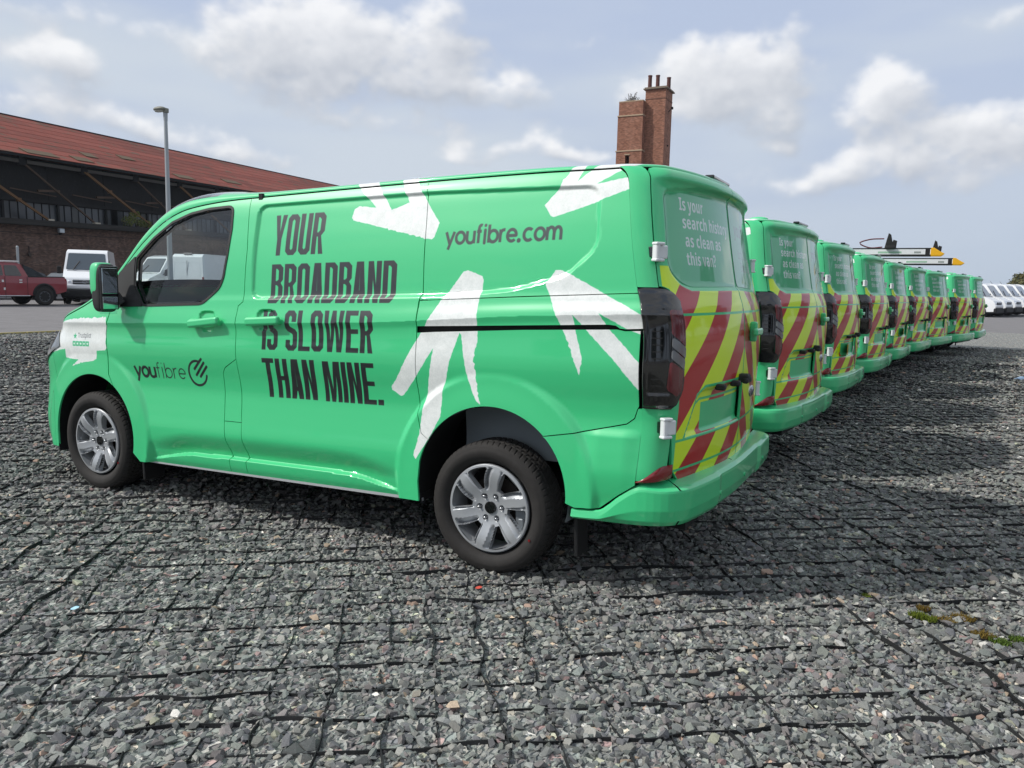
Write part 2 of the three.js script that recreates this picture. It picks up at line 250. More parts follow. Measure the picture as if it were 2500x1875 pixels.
{
  const tar = noiseTexture(512, (x, y) => { const v = 112 + 26 * (fbm(x / 90, y / 90, 2.5, 4) - 0.5) + 22 * (hash3(x, y, 1) - 0.5) + (vnoise(x / 7, y / 7) > 0.86 ? -10 : 0); return [v, v * 0.985, v * 0.995]; });
  tar.repeat.set(1 / 3, 1 / 3);
  // one sheet to the horizon
  const S = (x, z) => [x, rise(x) - 0.012, z];
  const g = sheet(S, -900, 700, 200, 300, -1300, 20, { uv: (x, z) => [x, z] });
  const pos = g.attributes.position; 
  const tarMat = new THREE.MeshStandardMaterial({ map: tar, roughness: 0.92 });
  setting('tarmac', sheet((u, z) => { const x = u < 0 ? -Math.pow(-u, 1.6) : Math.pow(u, 1.6); return [x, rise(x) - 0.012, z]; }, -66, 60, 240, 400, -1500, 6, { uv: (u, z) => [u < 0 ? -Math.pow(-u, 1.6) : Math.pow(u, 1.6), z] }), tarMat);
  // gravel yard: its own sheet a little above, child pieces on it
  const gm = new THREE.MeshStandardMaterial({ map: gravelTex.col, bumpMap: gravelTex.bump, bumpScale: 0.022, roughness: 0.95 });
  gravelTex.col.repeat.set(1 / 1.9, 1 / 1.9); gravelTex.bump.repeat.set(1 / 1.9, 1 / 1.9);
  const yard = setting('gravel_yard', sheet((x, z) => [x, rise(x) - 0.002 + 0.012 * (fbm(x * 0.8, z * 0.8, 0.5, 3) - 0.5) * sstep(0, 3, x - EDGE_X), z], EDGE_X, 24, 120, 16, EDGE_Z, 140, { uv: (x, z) => [x, z] }), gm);
  // stones
  reseed(23);
  const shapes = []; for (let k = 0; k < 10; k++) { const pts = [], a = rr(0.75, 1.15), b = rr(0.5, 0.8), c = rr(0.75, 1.25); for (let i = 0; i < 13; i++) { const v = new THREE.Vector3(rr(-1, 1), rr(-1, 1), rr(-1, 1)).normalize(); pts.push(new THREE.Vector3(v.x * a * rr(0.8, 1.05), v.y * b * rr(0.8, 1.05), v.z * c * rr(0.8, 1.05))); } const q = new ConvexGeometry(pts); const p = q.attributes.position, uv = new Float32Array(p.count * 2); for (let i = 0; i < p.count; i++) { uv[i * 2] = p.getX(i) * 0.6 + p.getY(i) * 0.3 + k * 0.37; uv[i * 2 + 1] = p.getZ(i) * 0.6 + p.getY(i) * 0.4; } q.setAttribute('uv', new THREE.BufferAttribute(uv, 2)); shapes.push(q); }
  const grain = noiseTexture(256, (x, y) => { const v = 205 + 70 * (fbm(x / 22, y / 22, 4.5, 4) - 0.5) + 46 * (hash3(x, y, 5) - 0.5) + (vnoise(x / 9 + 40, y / 30) > 0.87 ? 40 : 0); return [v, v, v]; });
  const sm = new THREE.MeshStandardMaterial({ map: grain, roughness: 0.93, flatShading: true });
  const lists = shapes.map(() => []), spots = [], color = new THREE.Color(), eye = [2.2, 4.9], dir = [-0.466, -0.885];
  const scatter = (r0, r1, perM2, size, spread) => {
    const half = 0.86, area = half * (r1 * r1 - r0 * r0), n = Math.round(area * perM2);
    for (let i = 0; i < n; i++) {
      const r = Math.sqrt(rr(r0 * r0, r1 * r1)), a = Math.atan2(dir[1], dir[0]) + rr(-half, half), x = eye[0] + r * Math.cos(a), z = eye[1] + r * Math.sin(a);
      if (x < EDGE_X + 0.02 || z < EDGE_Z) continue;
      const s = size * (0.55 + 0.75 * Math.pow(rnd(), 1.6)) * (rnd() < 0.09 ? 1.45 : 1); spots.push([x, z, s, r]);
    }
  };
  scatter(0.9, 5.2, 2200, 0.0195, 1); scatter(5.2, 9.5, 1400, 0.0210, 1); scatter(9.5, 16, 620, 0.024, 1); scatter(16, 27, 200, 0.036, 1);
  const q = new THREE.Quaternion(), e = new THREE.Euler(), m = new THREE.Matrix4(), P = new THREE.Vector3(), Sc = new THREE.Vector3();
  const big = spots.map((s, i) => [s[2] / Math.max(1.2, s[3]), i]).filter(([, i]) => spots[i][3] > 1.9 && spots[i][3] < 3.6).sort((a, b) => b[0] - a[0]).slice(0, 290), isBig = new Set(big.map((b) => b[1]));
  const tones = Array.from({ length: 14 }, () => stoneTone(new THREE.Color())).map((c) => { const mm = sm.clone(); mm.color.copy(c); return mm; });
  spots.forEach(([x, z, s, r], i) => {
    e.set(rr(-0.6, 0.6), rr(0, 6.28), rr(-0.6, 0.6)); q.setFromEuler(e); const lay = rnd(); P.set(x, rise(x) + lerp(-0.010, 0.006, lay) * Math.min(1.6, s / 0.014), z); Sc.set(s, s, s); m.compose(P, q, Sc);
    const k = Math.floor(rnd() * shapes.length); stoneTone(color);
    if (isBig.has(i)) { const st = part(i ? 'stone' : 'stone', shapes[k], tones[Math.floor(rnd() * tones.length)], yard); P.y += 0.006; st.position.copy(P); st.quaternion.copy(q); st.scale.setScalar(s * 1.05); return; }
    lists[k].push([m.clone(), color.r, color.g, color.b]);
  });
  lists.forEach((L, k) => { const im = new THREE.InstancedMesh(shapes[k], sm, L.length); im.name = 'loose_gravel'; im.userData = { kind: 'stuff' }; im.castShadow = im.receiveShadow = true; L.forEach(([mm, r, g2, b], i) => { im.setMatrixAt(i, mm); im.setColorAt(i, color.setRGB(r, g2, b)); }); yard.add(im); });
  // cell grid: upright strips in two directions, their top edges showing
  const gridMat = new THREE.MeshStandardMaterial({ color: 0x1b1d1f, roughness: 0.75 });
  const net = thing('ground_cell_grid', 'black plastic cell grid with wavy upright strips holding the grey gravel', 'ground grid');
  const O = [0.35, 1.61], A = [0.815, -0.58], B = [0.58, 0.815], cell = 0.19;
  const seen = (x, z) => { const dx = x - eye[0], dz = z - eye[1], r = Math.hypot(dx, dz), c = (dx * dir[0] + dz * dir[1]) / r; return r < 21 && c > 0.62 && x > EDGE_X; };
  for (const [along, across, tag] of [[A, B, 0], [B, A, 1]]) for (let k = -95; k <= 75; k++) {
    const stepL = 0.024, runs = []; let run = [];
    for (let i = -1000; i <= 900; i++) {
      const s = i * stepL, cx = O[0] + across[0] * k * cell + along[0] * s, cz = O[1] + across[1] * k * cell + along[1] * s;
      if (!seen(cx, cz)) { if (run.length > 1) runs.push(run); run = []; continue; }
      const w = 0.030 * (fbm(s * 4.2 + k * 7.7, k * 3.1 + tag * 50, 0.5, 2) - 0.5) * 2 + 0.008 * Math.sin(s * Math.PI * 2 / (cell * 2) + k * Math.PI) , h = 0.0115 + 0.03 * (fbm(s * 1.7 + k * 2.9, k * 1.3 + tag * 31, 2.5, 2) - 0.5), lean = (fbm(s * 3 + k * 5.1, k + tag * 17, 4.5, 2) - 0.5) * 0.06;
      run.push([cx + across[0] * w, cz + across[1] * w, h, lean]);
    }
    if (run.length > 1) runs.push(run);
    if (!runs.length) continue;
    const pos = [], idx = [];
    for (const R of runs) R.forEach(([x, z, h, l], i) => { const v = pos.length / 3, y = rise(x), tx = 0.0014; pos.push(x, y - 0.028, z, x + across[0] * (l - tx), y + h, z + across[1] * (l - tx), x + across[0] * (l + tx), y + h - 0.0005, z + across[1] * (l + tx), x + across[0] * tx * 2, y - 0.028, z + across[1] * tx * 2); if (i) { const u = v - 4; for (const c of [0, 1, 2]) idx.push(u + c, v + c, v + c + 1, u + c, v + c + 1, u + c + 1); } });
    const g2 = new THREE.BufferGeometry(); g2.setAttribute('position', new THREE.Float32BufferAttribute(pos, 3)); g2.setIndex(idx); const g3 = g2.toNonIndexed(); g3.computeVertexNormals(); part('strip', g3, gridMat, net);
  }
  // yard edging and moss
  const edging = new THREE.MeshStandardMaterial({ color: 0x9a8f5e, roughness: 0.9 });
  const kerb = setting('yard_kerb', merge(Array.from({ length: 46 }, (_, i) => box(0.1, 0.07, 0.93, EDGE_X - 0.05, rise(EDGE_X) + 0.005, 14 - i * 0.95 - 0.5, 0.012))), edging);
  reseed(61);
  const mossMat = [0x5c6a17, 0x6c5a22, 0x49601a].map((c) => new THREE.MeshStandardMaterial({ color: c, roughness: 0.95, side: THREE.DoubleSide }));
  const blade = (n, cx, cz, r, hMax) => { const pos = []; for (let i = 0; i < n; i++) { const a = rr(0, 6.28), d = r * Math.sqrt(rnd()), x = cx + d * Math.cos(a), z = cz + d * Math.sin(a) * 0.7, t = rr(0, 6.28), w = rr(0.002, 0.004), h = rr(0.3, 1) * hMax, lx = rr(-0.012, 0.012), lz = rr(-0.012, 0.012), y = 0.004; pos.push(x - w * Math.cos(t), y, z - w * Math.sin(t), x + w * Math.cos(t), y, z + w * Math.sin(t), x + lx, y + h, z + lz); } const g4 = new THREE.BufferGeometry(); g4.setAttribute('position', new THREE.Float32BufferAttribute(pos, 3)); g4.computeVertexNormals(); return g4; };
  const mounds = (list) => list.map(([x, z, r]) => { const s = new THREE.SphereGeometry(r, 12, 6).scale(1, 0.35, 0.8).translate(x, 0.006, z); return s.toNonIndexed(); });
  const p1 = lone('moss_patch', merge([blade(420, 1.95, 0.41, 0.04, 0.026), blade(420, 1.99, 0.43, 0.035, 0.024), blade(150, 1.73, 0.26, 0.025, 0.012)]), mossMat[0], 'bright green moss tuft growing in the gravel at right', 'moss'); p1.userData.kind = 'stuff';
  const p2 = lone('moss_patch', merge([blade(260, 1.97, 0.31, 0.03, 0.026), blade(420, 2.13, 0.33, 0.05, 0.022), blade(420, 2.20, 0.49, 0.05, 0.022), blade(200, 2.06, 0.38, 0.05, 0.012)]), mossMat[1], 'brownish low weeds spreading over the gravel beside the green moss tuft', 'weeds'); p2.userData.kind = 'stuff';
  const p3 = lone('moss_patch', merge([blade(300, 2.26, 0.53, 0.045, 0.02), blade(260, 2.33, 0.46, 0.04, 0.02)]), mossMat[2], 'green weeds in the gravel nearest the right edge of the picture', 'weeds'); p3.userData.kind = 'stuff';
  const scrap = (name, label, x, z, w, d, c, turn, y = 0.014) => { const g5 = new THREE.PlaneGeometry(w, d, 6, 6), p = g5.attributes.position; for (let i = 0; i < p.count; i++) p.setZ(i, 0.12 * w * Math.sin(p.getX(i) / w * 4 + p.getY(i) / d * 2)); g5.computeVertexNormals(); g5.rotateX(-Math.PI / 2); const m5 = lone(name, g5, new THREE.MeshStandardMaterial({ color: c, roughness: 0.6, side: THREE.DoubleSide }), label, 'litter'); m5.position.set(x, rise(x) + y, z); m5.rotation.y = turn; return m5; };
  scrap('plastic_scrap', 'pale blue scrap of litter on the gravel at the far right', 3.44, -12.07, 0.2, 0.1, 0x9ab4cf, 0.4, 0.06);
  scrap('plastic_scrap', 'small pale blue scrap of plastic on the gravel in the left foreground', -1.29, 2.28, 0.035, 0.02, 0x9cc6d8, 0.8, 0.022);
  scrap('plastic_scrap', 'small orange red scrap on the gravel behind the rear wheel', 0.09, 1.17, 0.035, 0.022, 0xb8483a, 0.2, 0.02);
  scrap('plastic_scrap', 'small red scrap on the gravel near the left edge of the picture', -6.1, 0.25, 0.05, 0.03, 0xb33028, 0.2, 0.03);
}
// ------------------------------------------------------------------ van: body surfaces. x runs to the tail (rear axle at 0), y up, z to the near side; b = height in the raked body.
const RAKE = 0.03;
const sideLow = curve([[0.3, 0.918], [0.345, 0.936], [0.375, 0.947], [0.41, 0.953], [0.44, 0.955], [0.50, 0.965], [0.58, 0.970], [0.66, 0.962], [0.75, 0.953], [0.83, 0.948], [0.91, 0.956], [0.99, 0.972], [1.05, 0.981], [1.10, 0.983], [1.17, 0.977], [1.215, 0.978], [1.25, 0.987]]);
const sideMid = curve([[1.25, 0.987], [1.29, 0.98], [1.34, 0.97], [1.385, 0.963]]);
const sideTop = curve([[1.385, 0.963], [1.42, 0.955], [1.48, 0.95], [1.6, 0.939], [1.72, 0.921], [1.82, 0.901], [1.9, 0.883], [1.96, 0.863], [2.02, 0.83]]);
const rockerTop = curve([[-2.7, 0.36], [-2.5, 0.375], [-2.3, 0.41], [-2.12, 0.432], [-1.2, 0.437], [-0.85, 0.43], [-0.66, 0.398], [-0.5, 0.37]]);
const creaseUp = curve([[-2.6, -0.005], [-2.04, -0.003], [-0.68, 0.017], [-0.3, 0.033], [0.2, 0.055], [0.75, 0.064]]);
const ARCH_R = [0.02, 0.44, 0.42], ARCH_F = [-3.06, 0.48, 0.415];
const recess = roundPoly([[-1.585, 1.395], [-1.592, 1.93], [-0.4, 1.927], [0.52, 1.895], [0.545, 1.62], [0.40, 1.49], [0.12, 1.425], [-0.25, 1.402]], 0.06, 5);
function sideZ(x, b) {
  const c = creaseUp(x), b0 = b; b -= c * (b < 1.25 + c ? sstep(1.05, 1.25, b - c * 0.5) : sstep(1.385, 1.26 + c, b));
  let z = b < 1.25 ? sideLow(b) : b < 1.385 ? sideMid(b) : sideTop(b);
  b = b0;
  // scoop above the rocker between the wheels
  const rt = rockerTop(x), win = sstep(-2.62, -2.2, x) * (1 - sstep(-0.75, -0.45, x));
  if (win > 0 && b > rt - 0.016) { const t = (b - rt) / 0.135; z -= win * 0.034 * (t < 0 ? 1 + (b - rt) / 0.016 : sstep(1, 0, t)); }
  // recessed upper panels
  if (x > -1.7 && x < 0.7 && b > 1.34) { const d = sdPoly(recess, x, b); z -= 0.016 * sstep(0.009, -0.014, d); }
  // stepped flare round the wheel arches
  for (const [cx, cb, R] of [ARCH_R, ARCH_F]) {
    const r = Math.hypot(x - cx, (b - cb) * 0.97) - R;
    if (r < 0.2 && b < 1.1) z = lerp(z, Math.max(z, 0.979 + 0.004 * sstep(0.1, 0, r)), sstep(0.165, 0.12, r));
  }
  // finger cups behind the door handles
  for (const [hx, hb] of [[-1.935, 1.262], [-1.457, 1.272]]) { const u = (x - hx) / 0.062, v = (b - hb) / 0.058, q = u * u * u * u + v * v * v * v; if (q < 3) z -= 0.016 * sstep(1.5, 0.4, q); }
  // plan: the wing draws in ahead of the door, the tail draws in slightly
  if (x < -2.5) z -= 0.012 * (x + 2.5) * (x + 2.5);
  if (x > 0.2) z -= 0.05 * (x - 0.2) * (x - 0.2);
  if (b > 1.25 && x < -1.7) z -= 0.035 * (x + 1.7) * (x + 1.7) * sstep(1.25, 1.7, b);
  return z;
}
const onSide = (x, b) => [x, b + RAKE * x, sideZ(x, b)];
// nose: beyond x = NOSE the side bends round to the middle
const NOSE = -3.25, noseX = curve([[0.2, -3.86], [0.3, -3.93], [0.5, -3.965], [0.75, -3.965], [0.95, -3.94], [1.05, -3.90], [1.15, -3.80], [1.22, -3.68], [1.3, -3.55], [1.4, -3.4]]);
const noseN = (b) => lerp(3.4, 2.5, sstep(0.9, 1.2, b));
function onNose(t, b) {            // t 0 at x = NOSE, 1 at the middle
  const a = t * Math.PI / 2, n = noseN(b), L = NOSE - noseX(b), x = NOSE - L * Math.pow(Math.max(1e-6, Math.sin(a)), 2 / n);
  const z = sideZ(Math.max(x, -3.62), b) * Math.pow(Math.max(0, Math.cos(a)), 2 / n);
  return [x, b + RAKE * x, z];
}
// upper edge of the sides: along the roof, down the windscreen pillar, along the bonnet
const edgeB = curve([[-3.9, 0.99], [-3.8, 1.07], [-3.65, 1.15], [-3.5, 1.22], [-3.3, 1.295], [-3.1, 1.375], [-2.95, 1.46], [-2.8, 1.59], [-2.684, 1.70], [-2.555, 1.80], [-2.433, 1.877], [-2.31, 1.928], [-2.188, 1.956], [-1.946, 1.978], [-1.675, 1.985], [-0.43, 1.99], [0.2, 1.985], [0.55, 1.976], [0.95, 1.974]]);
const crownH = curve([[-3.95, 0.03], [-3.4, 0.065], [-3.15, 0.08], [-2.95, 0.13], [-2.6, 0.20], [-2.2, 0.155], [-1.8, 0.075], [-1.3, 0.05], [0.3, 0.045], [0.75, 0.03], [0.9, 0.012]]);
const crownN = curve([[-3.95, 2.2], [-3.1, 2.2], [-2.8, 2.3], [-2.2, 2.4], [-1.7, 3.0], [-0.4, 3.2], [0.9, 3.2]]);
function tailEdge(x) { let p = null; for (let i = 0; i <= 60; i++) { const w = TAILW * (1 - i / 60), q = onTail(w, 1.972); if (q[0] >= x) { if (!p) return sideZ(x, 1.974); const t = (x - p[0]) / (q[0] - p[0]); return lerp(p[2], q[2], t); } p = q; } return 0.002; }
function edgeZ(x) { if (x > 0.56) return Math.min(sideZ(x, edgeB(x)), tailEdge(x + 0.004)); return x < NOSE ? noseSide(x, edgeB(x))[2] : sideZ(x, edgeB(x)); }
function onTop(x, q) {             // q: angle from the near edge (0) to the middle (1); beyond 1 is the far half
  const a = (q <= 1 ? q : 2 - q) * Math.PI / 2, n = crownN(x), z = edgeZ(x) * Math.pow(Math.max(0, Math.cos(a)), 2 / n), b = edgeB(x) + crownH(x) * Math.pow(Math.max(0, Math.sin(a)), 2 / n);
  return [x, b + RAKE * x, q <= 1 ? z : -z];
}
// tail: w is measured along the plan curve from the middle; the corner bends forward to the side
const tailX = curve([[0.45, 1.0], [0.57, 1.015], [0.75, 1.025], [1.0, 1.03], [1.2, 1.028], [1.34, 1.01], [1.42, 0.985], [1.6, 0.95], [1.75, 0.925], [1.86, 0.908], [1.92, 0.895], [1.955, 0.87], [1.975, 0.835], [1.99, 0.77]]);
const tailLip = curve([[1.86, 0.0], [1.885, 0.002], [1.905, 0.012], [1.925, 0.032], [1.95, 0.042], [1.975, 0.045], [1.99, 0.04]]);
const tailPlan = (() => {
  const pts = []; for (let i = 0; i <= 60; i++) { const z = 0.80 * i / 60; pts.push([z, -0.185 * z * z]); }
  const z0 = 0.80, d0 = -0.1184; for (let i = 1; i <= 40; i++) { const t = i / 40, u = 1 - t; pts.push([u * u * z0 + 2 * u * t * 0.888 + t * t * 0.9, u * u * d0 + 2 * u * t * (d0 - 0.028) + t * t * (d0 - 0.125)]); }
  let s = 0; const out = [[0, 0, 0]]; for (let i = 1; i < pts.length; i++) { s += Math.hypot(pts[i][0] - pts[i - 1][0], pts[i][1] - pts[i - 1][1]); out.push([s, ...pts[i]]); }
  return out;
})();
const TAILW = tailPlan[tailPlan.length - 1][0];
function planAt(w) { const a = Math.min(Math.abs(w), TAILW); let l = 0, h = tailPlan.length - 1; while (h - l > 1) { const m = (l + h) >> 1; if (tailPlan[m][0] <= a) l = m; else h = m; } const p = tailPlan[l], q = tailPlan[h], t = (a - p[0]) / (q[0] - p[0]); return [lerp(p[1], q[1], t), lerp(p[2], q[2], t)]; }
const tailZ = (b) => sideZ(sideEnd(b), b);
const glass1 = roundPoly([[0.012, 1.44], [0.012, 1.905], [0.50, 1.892], [0.80, 1.86], [0.79, 1.72], [0.80, 1.60], [0.80, 1.515], [0.73, 1.455], [0.64, 1.43]], 0.045, 5);
const plateBay = roundPoly([[0.012, 0.737], [0.725, 0.737], [0.63, 0.925], [0.56, 0.955], [0.012, 0.955]], 0.03, 4);
function tailSink(w, b) {
  const a = Math.abs(w); let s = 0;
  if (b > 1.4) { const d = sdPoly(glass1, Math.max(a, 0.05), b); s += 0.014 * sstep(0.02, -0.008, d); }
  if (w > -0.1 && b > 0.66 && b < 1.0) { const d = sdPoly(plateBay, Math.max(w, w > 0 ? 0.05 : w), b); s += 0.028 * sstep(0.006, -0.022, d); }
  return s;
}
function onTail(w, b) {
  const [z, d0] = planAt(w), d = w < 0 ? d0 + 0.065 * z * z * sstep(0.9, 0.8, z) : d0, zz = z + (tailZ(b) - 0.9) * sstep(0.45, 0.88, z);
  return [tailX(b) + (b > 1.86 ? tailLip(b) * sstep(0.92, 0.78, Math.abs(w)) : 0) + d - tailSink(w, b), b + RAKE * 0.9, w < 0 ? -zz : zz];
}
const sideEnd = (b) => tailX(b) - 0.2434;           // where the side meets the tail corner
// rear bumper: s runs along the plan curve from the near-side arch round to the far side, t over the profile
const bumperPlan = (() => {
  const half = (k) => { const p = []; for (let i = 0; i <= 16; i++) { const z = 0.78 * i / 16; p.push([1.075 - k * z * z, z]); } const e = p[16], slope = -2 * k * 0.78; for (let i = 1; i <= 10; i++) { const t = i / 10, u = 1 - t, c = [e[0] + slope * 0.16, 0.945], f = [0.74, 0.957]; p.push([u * u * e[0] + 2 * u * t * c[0] + t * t * f[0], u * u * e[1] + 2 * u * t * c[1] + t * t * f[1]]); } for (let i = 1; i <= 6; i++) p.push([0.74 - 0.27 * i / 6, 0.957 + 0.018 * i / 6]); return p; };
  const L = half(0.133).reverse(), R = half(0.03).slice(1).map(([x, z]) => [x, -z]), all = [...L, ...R]; let s = 0;
  return all.map((p, i) => { if (i) s += Math.hypot(p[0] - all[i - 1][0], p[1] - all[i - 1][1]); return [s, ...p]; });
})();
const BUMPS = bumperPlan[bumperPlan.length - 1][0];
const bumperTop = curve([[0.4, 0.402], [0.6, 0.408], [0.64, 0.432], [0.70, 0.486], [0.777, 0.540], [0.83, 0.552], [1.1, 0.548]]);
function onBumper(s, t) {           // t 0 top inner .. 1 bottom inner
  let l = 0, h = bumperPlan.length - 1; while (h - l > 1) { const m = (l + h) >> 1; if (bumperPlan[m][0] <= s) l = m; else h = m; }
  const p = bumperPlan[l], q = bumperPlan[h], k = clamp((s - p[0]) / (q[0] - p[0])), x = lerp(p[1], q[1], k), z = lerp(p[2], q[2], k);
  const a = bumperPlan[Math.max(0, l - 1)], c = bumperPlan[Math.min(bumperPlan.length - 1, h + 1)], tx = c[1] - a[1], tz = c[2] - a[2], n = Math.hypot(tx, tz), nx = -tz / n, nz = tx / n;   // outward
  const top = bumperTop(x), out = sstep(0.74, 0.9, x), mid = 1 - sstep(0.40, 0.47, Math.abs(z - 0.02));
  const ledge = 0.012 + 0.085 * out;
  const P = [[0, top, -ledge], [0.3, top - 0.006 - 0.014 * out, -0.02 * out - 0.004], [0.36, top - 0.02 - 0.012 * out, 0], [0.42, top - 0.03 - 0.014 * out, 0.003], [0.62, lerp(top, 0.345, 0.62), 0.005], [0.8, 0.375, -0.004], [0.88, 0.353, -0.02], [0.94, 0.345, -0.05], [1, 0.345, -0.14]];
  let i = 0; while (i < P.length - 2 && t > P[i + 1][0]) i++;
  const u = clamp((t - P[i][0]) / (P[i + 1][0] - P[i][0])), b = lerp(P[i][1], P[i + 1][1], u), off = lerp(P[i][2], P[i + 1][2], u) - mid * 0.012 * sstep(0.25, 0.4, t) * out;
  return [x + nx * off, b + RAKE * x, z + nz * off];
}
// ------------------------------------------------------------------ van: print on the wrap
const GREEN = '#39c480', BLACK = '#15191c', WHITE = '#e6ebe9';
const ART = { x0: -3.75, x1: 0.95, b0: 0.3, b1: 2.08 }, TAILART = { b0: 0.45, b1: 2.02, w: 0.96 };
const sideUV = (x, b) => [(x - ART.x0) / (ART.x1 - ART.x0), (b - ART.b0) / (ART.b1 - ART.b0)];
const tailUV = (w, b) => [(TAILART.w - w) / (2 * TAILART.w), (b - TAILART.b0) / (TAILART.b1 - TAILART.b0)];
function canvasTexture(c, srgb = true) { const t = new THREE.CanvasTexture(c); if (srgb) t.colorSpace = THREE.SRGBColorSpace; t.anisotropy = 8; t.wrapS = t.wrapT = THREE.ClampToEdgeWrapping; return t; }
function newCanvas(w, h) { const c = document.createElement('canvas'); c.width = w; c.height = h; return c; }
function fillPoly(g, pts) { g.beginPath(); pts.forEach(([x, y], i) => (i ? g.lineTo(x, y) : g.moveTo(x, y))); g.closePath(); g.fill(); }
// condensed, clipped-corner capitals; one unit = cap height, stems and bars in the same unit
function blockLetter(ch, w) {
  const s = 0.14, h = 0.115, c = 0.095, k = 0.05, o = (x0, y0, x1, y1, q) => [[x0 + q, y0], [x1 - q, y0], [x1, y0 + q], [x1, y1 - q], [x1 - q, y1], [x0 + q, y1], [x0, y1 - q], [x0, y0 + q]];
  const P = [];
  switch (ch) {
    case 'O': P.push(o(0, 0, w, 1, c), o(s, h, w - s, 1 - h, k)); break;
    case 'D': P.push([[0, 0], [w - c, 0], [w, c], [w, 1 - c], [w - c, 1], [0, 1]], [[s, h], [w - s - k, h], [w - s, h + k], [w - s, 1 - h - k], [w - s - k, 1 - h], [s, 1 - h]]); break;
    case 'U': P.push([[0, 1], [0, c], [c, 0], [w - c, 0], [w, c], [w, 1], [w - s, 1], [w - s, h + k], [w - s - k, h], [s + k, h], [s, h + k], [s, 1]]); break;
    case 'Y': P.push([[0, 1], [s, 1], [w / 2, 0.58], [w - s, 1], [w, 1], [w / 2 + s / 2, 0.40], [w / 2 + s / 2, 0], [w / 2 - s / 2, 0], [w / 2 - s / 2, 0.40]]); break;
    case 'R': P.push([[0, 0], [s, 0], [s, 0.42], [w * 0.48, 0.42], [w - s, 0], [w, 0], [w * 0.74, 0.44], [w, 0.55], [w, 1 - c], [w - c, 1], [0, 1]], [[s, 0.52], [w - s - k, 0.52], [w - s, 0.57], [w - s, 1 - h - k], [w - s - k, 1 - h], [s, 1 - h]]); break;
    case 'B': P.push([[0, 0], [w - c, 0], [w, c], [w, 0.42], [w - 0.07, 0.52], [w, 0.60], [w, 1 - c], [w - c, 1], [0, 1]], [[s, h], [w - s - k, h], [w - s, h + k], [w - s, 0.42], [w - s - k, 0.465], [s, 0.465]], [[s, 0.57], [w - s - k, 0.57], [w - s, 0.61], [w - s, 1 - h - k], [w - s - k, 1 - h], [s, 1 - h]]); break;
    case 'A': P.push([[0, 0], [s, 0], [s + 0.035, 0.2], [w - s - 0.035, 0.2], [w - s, 0], [w, 0], [w / 2 + s * 0.72, 1], [w / 2 - s * 0.72, 1]], [[s + 0.05, 0.3], [w - s - 0.05, 0.3], [w / 2, 0.82]]); break;
    case 'N': P.push([[0, 0], [s, 0], [s, 0.58], [w - s, 0], [w, 0], [w, 1], [w - s, 1], [w - s, 0.42], [s * 1.05, 1], [0, 1]]); break;
    case 'I': P.push([[0, 0], [s, 0], [s, 1], [0, 1]]); break;
    case 'L': P.push([[0, 0], [w, 0], [w, h], [s, h], [s, 1], [0, 1]]); break;
    case 'E': P.push([[0, 0], [w, 0], [w, h], [s, h], [s, 0.45], [w - 0.02, 0.45], [w - 0.02, 0.56], [s, 0.56], [s, 1 - h], [w, 1 - h], [w, 1], [0, 1]]); break;
    case 'T': P.push([[w / 2 - s / 2, 0], [w / 2 + s / 2, 0], [w / 2 + s / 2, 1 - h], [w, 1 - h], [w, 1], [0, 1], [0, 1 - h], [w / 2 - s / 2, 1 - h]]); break;
    case 'H': P.push([[0, 0], [s, 0], [s, 0.45], [w - s, 0.45], [w - s, 0], [w, 0], [w, 1], [w - s, 1], [w - s, 0.56], [s, 0.56], [s, 1], [0, 1]]); break;
    case 'S': P.push([[0, c], [c, 0], [w - c, 0], [w, c], [w, 0.46], [w - 0.06, 0.53], [s + 0.02, 0.60], [s, 0.64], [s, 1 - h - k], [s + k, 1 - h], [w - s - k, 1 - h], [w - s, 1 - h - k], [w - s, 0.72], [w, 0.72], [w, 1 - c], [w - c, 1], [c, 1], [0, 1 - c], [0, 0.56], [0.06, 0.49], [w - s - 0.02, 0.42], [w - s, 0.38], [w - s, h + k], [w - s - k, h], [s + k, h], [s, h + k], [s, 0.27], [0, 0.27]]); break;
    case 'W': P.push([[w * 0.14, 0], [w * 0.39, 0], [w / 2, 0.66], [w * 0.61, 0], [w * 0.86, 0], [w, 1], [w - s * 0.95, 1], [w * 0.735, 0.25], [w * 0.60, 1], [w * 0.40, 1], [w * 0.265, 0.25], [s * 0.95, 1], [0, 1]]); break;
    case 'M': P.push([[0, 0], [s * 0.9, 0], [s * 0.9, 0.66], [w / 2 - 0.06, 0], [w / 2 + 0.06, 0], [w - s * 0.9, 0.66], [w - s * 0.9, 0], [w, 0], [w, 1], [w - s * 1.35, 1], [w / 2, 0.3], [s * 1.35, 1], [0, 1]]); break;
    case '.': P.push([[0, 0], [s * 1.15, 0], [s * 1.15, 0.13], [0, 0.13]]); break;
  }
  return P;
}
function blockText(g, text, x0, x1, b0, b1, gap = 0.047) {
  const wide = { I: 0.14, W: 0.60, M: 0.52, '.': 0.15, ' ': 0.16 }, H = b1 - b0; let total = 0; for (const c of text) total += (wide[c] ?? 0.37) + gap; total -= gap;
  const k = (x1 - x0) / total; let x = x0;
  for (const c of text) { const w = wide[c] ?? 0.37; g.beginPath(); for (const q of blockLetter(c, w)) { q.forEach(([a, b], i) => { const X = x + a * k, Y = b0 + b * H; i ? g.lineTo(X, Y) : g.moveTo(X, Y); }); g.closePath(); } g.fill('evenodd'); x += (w + gap) * k; }
}
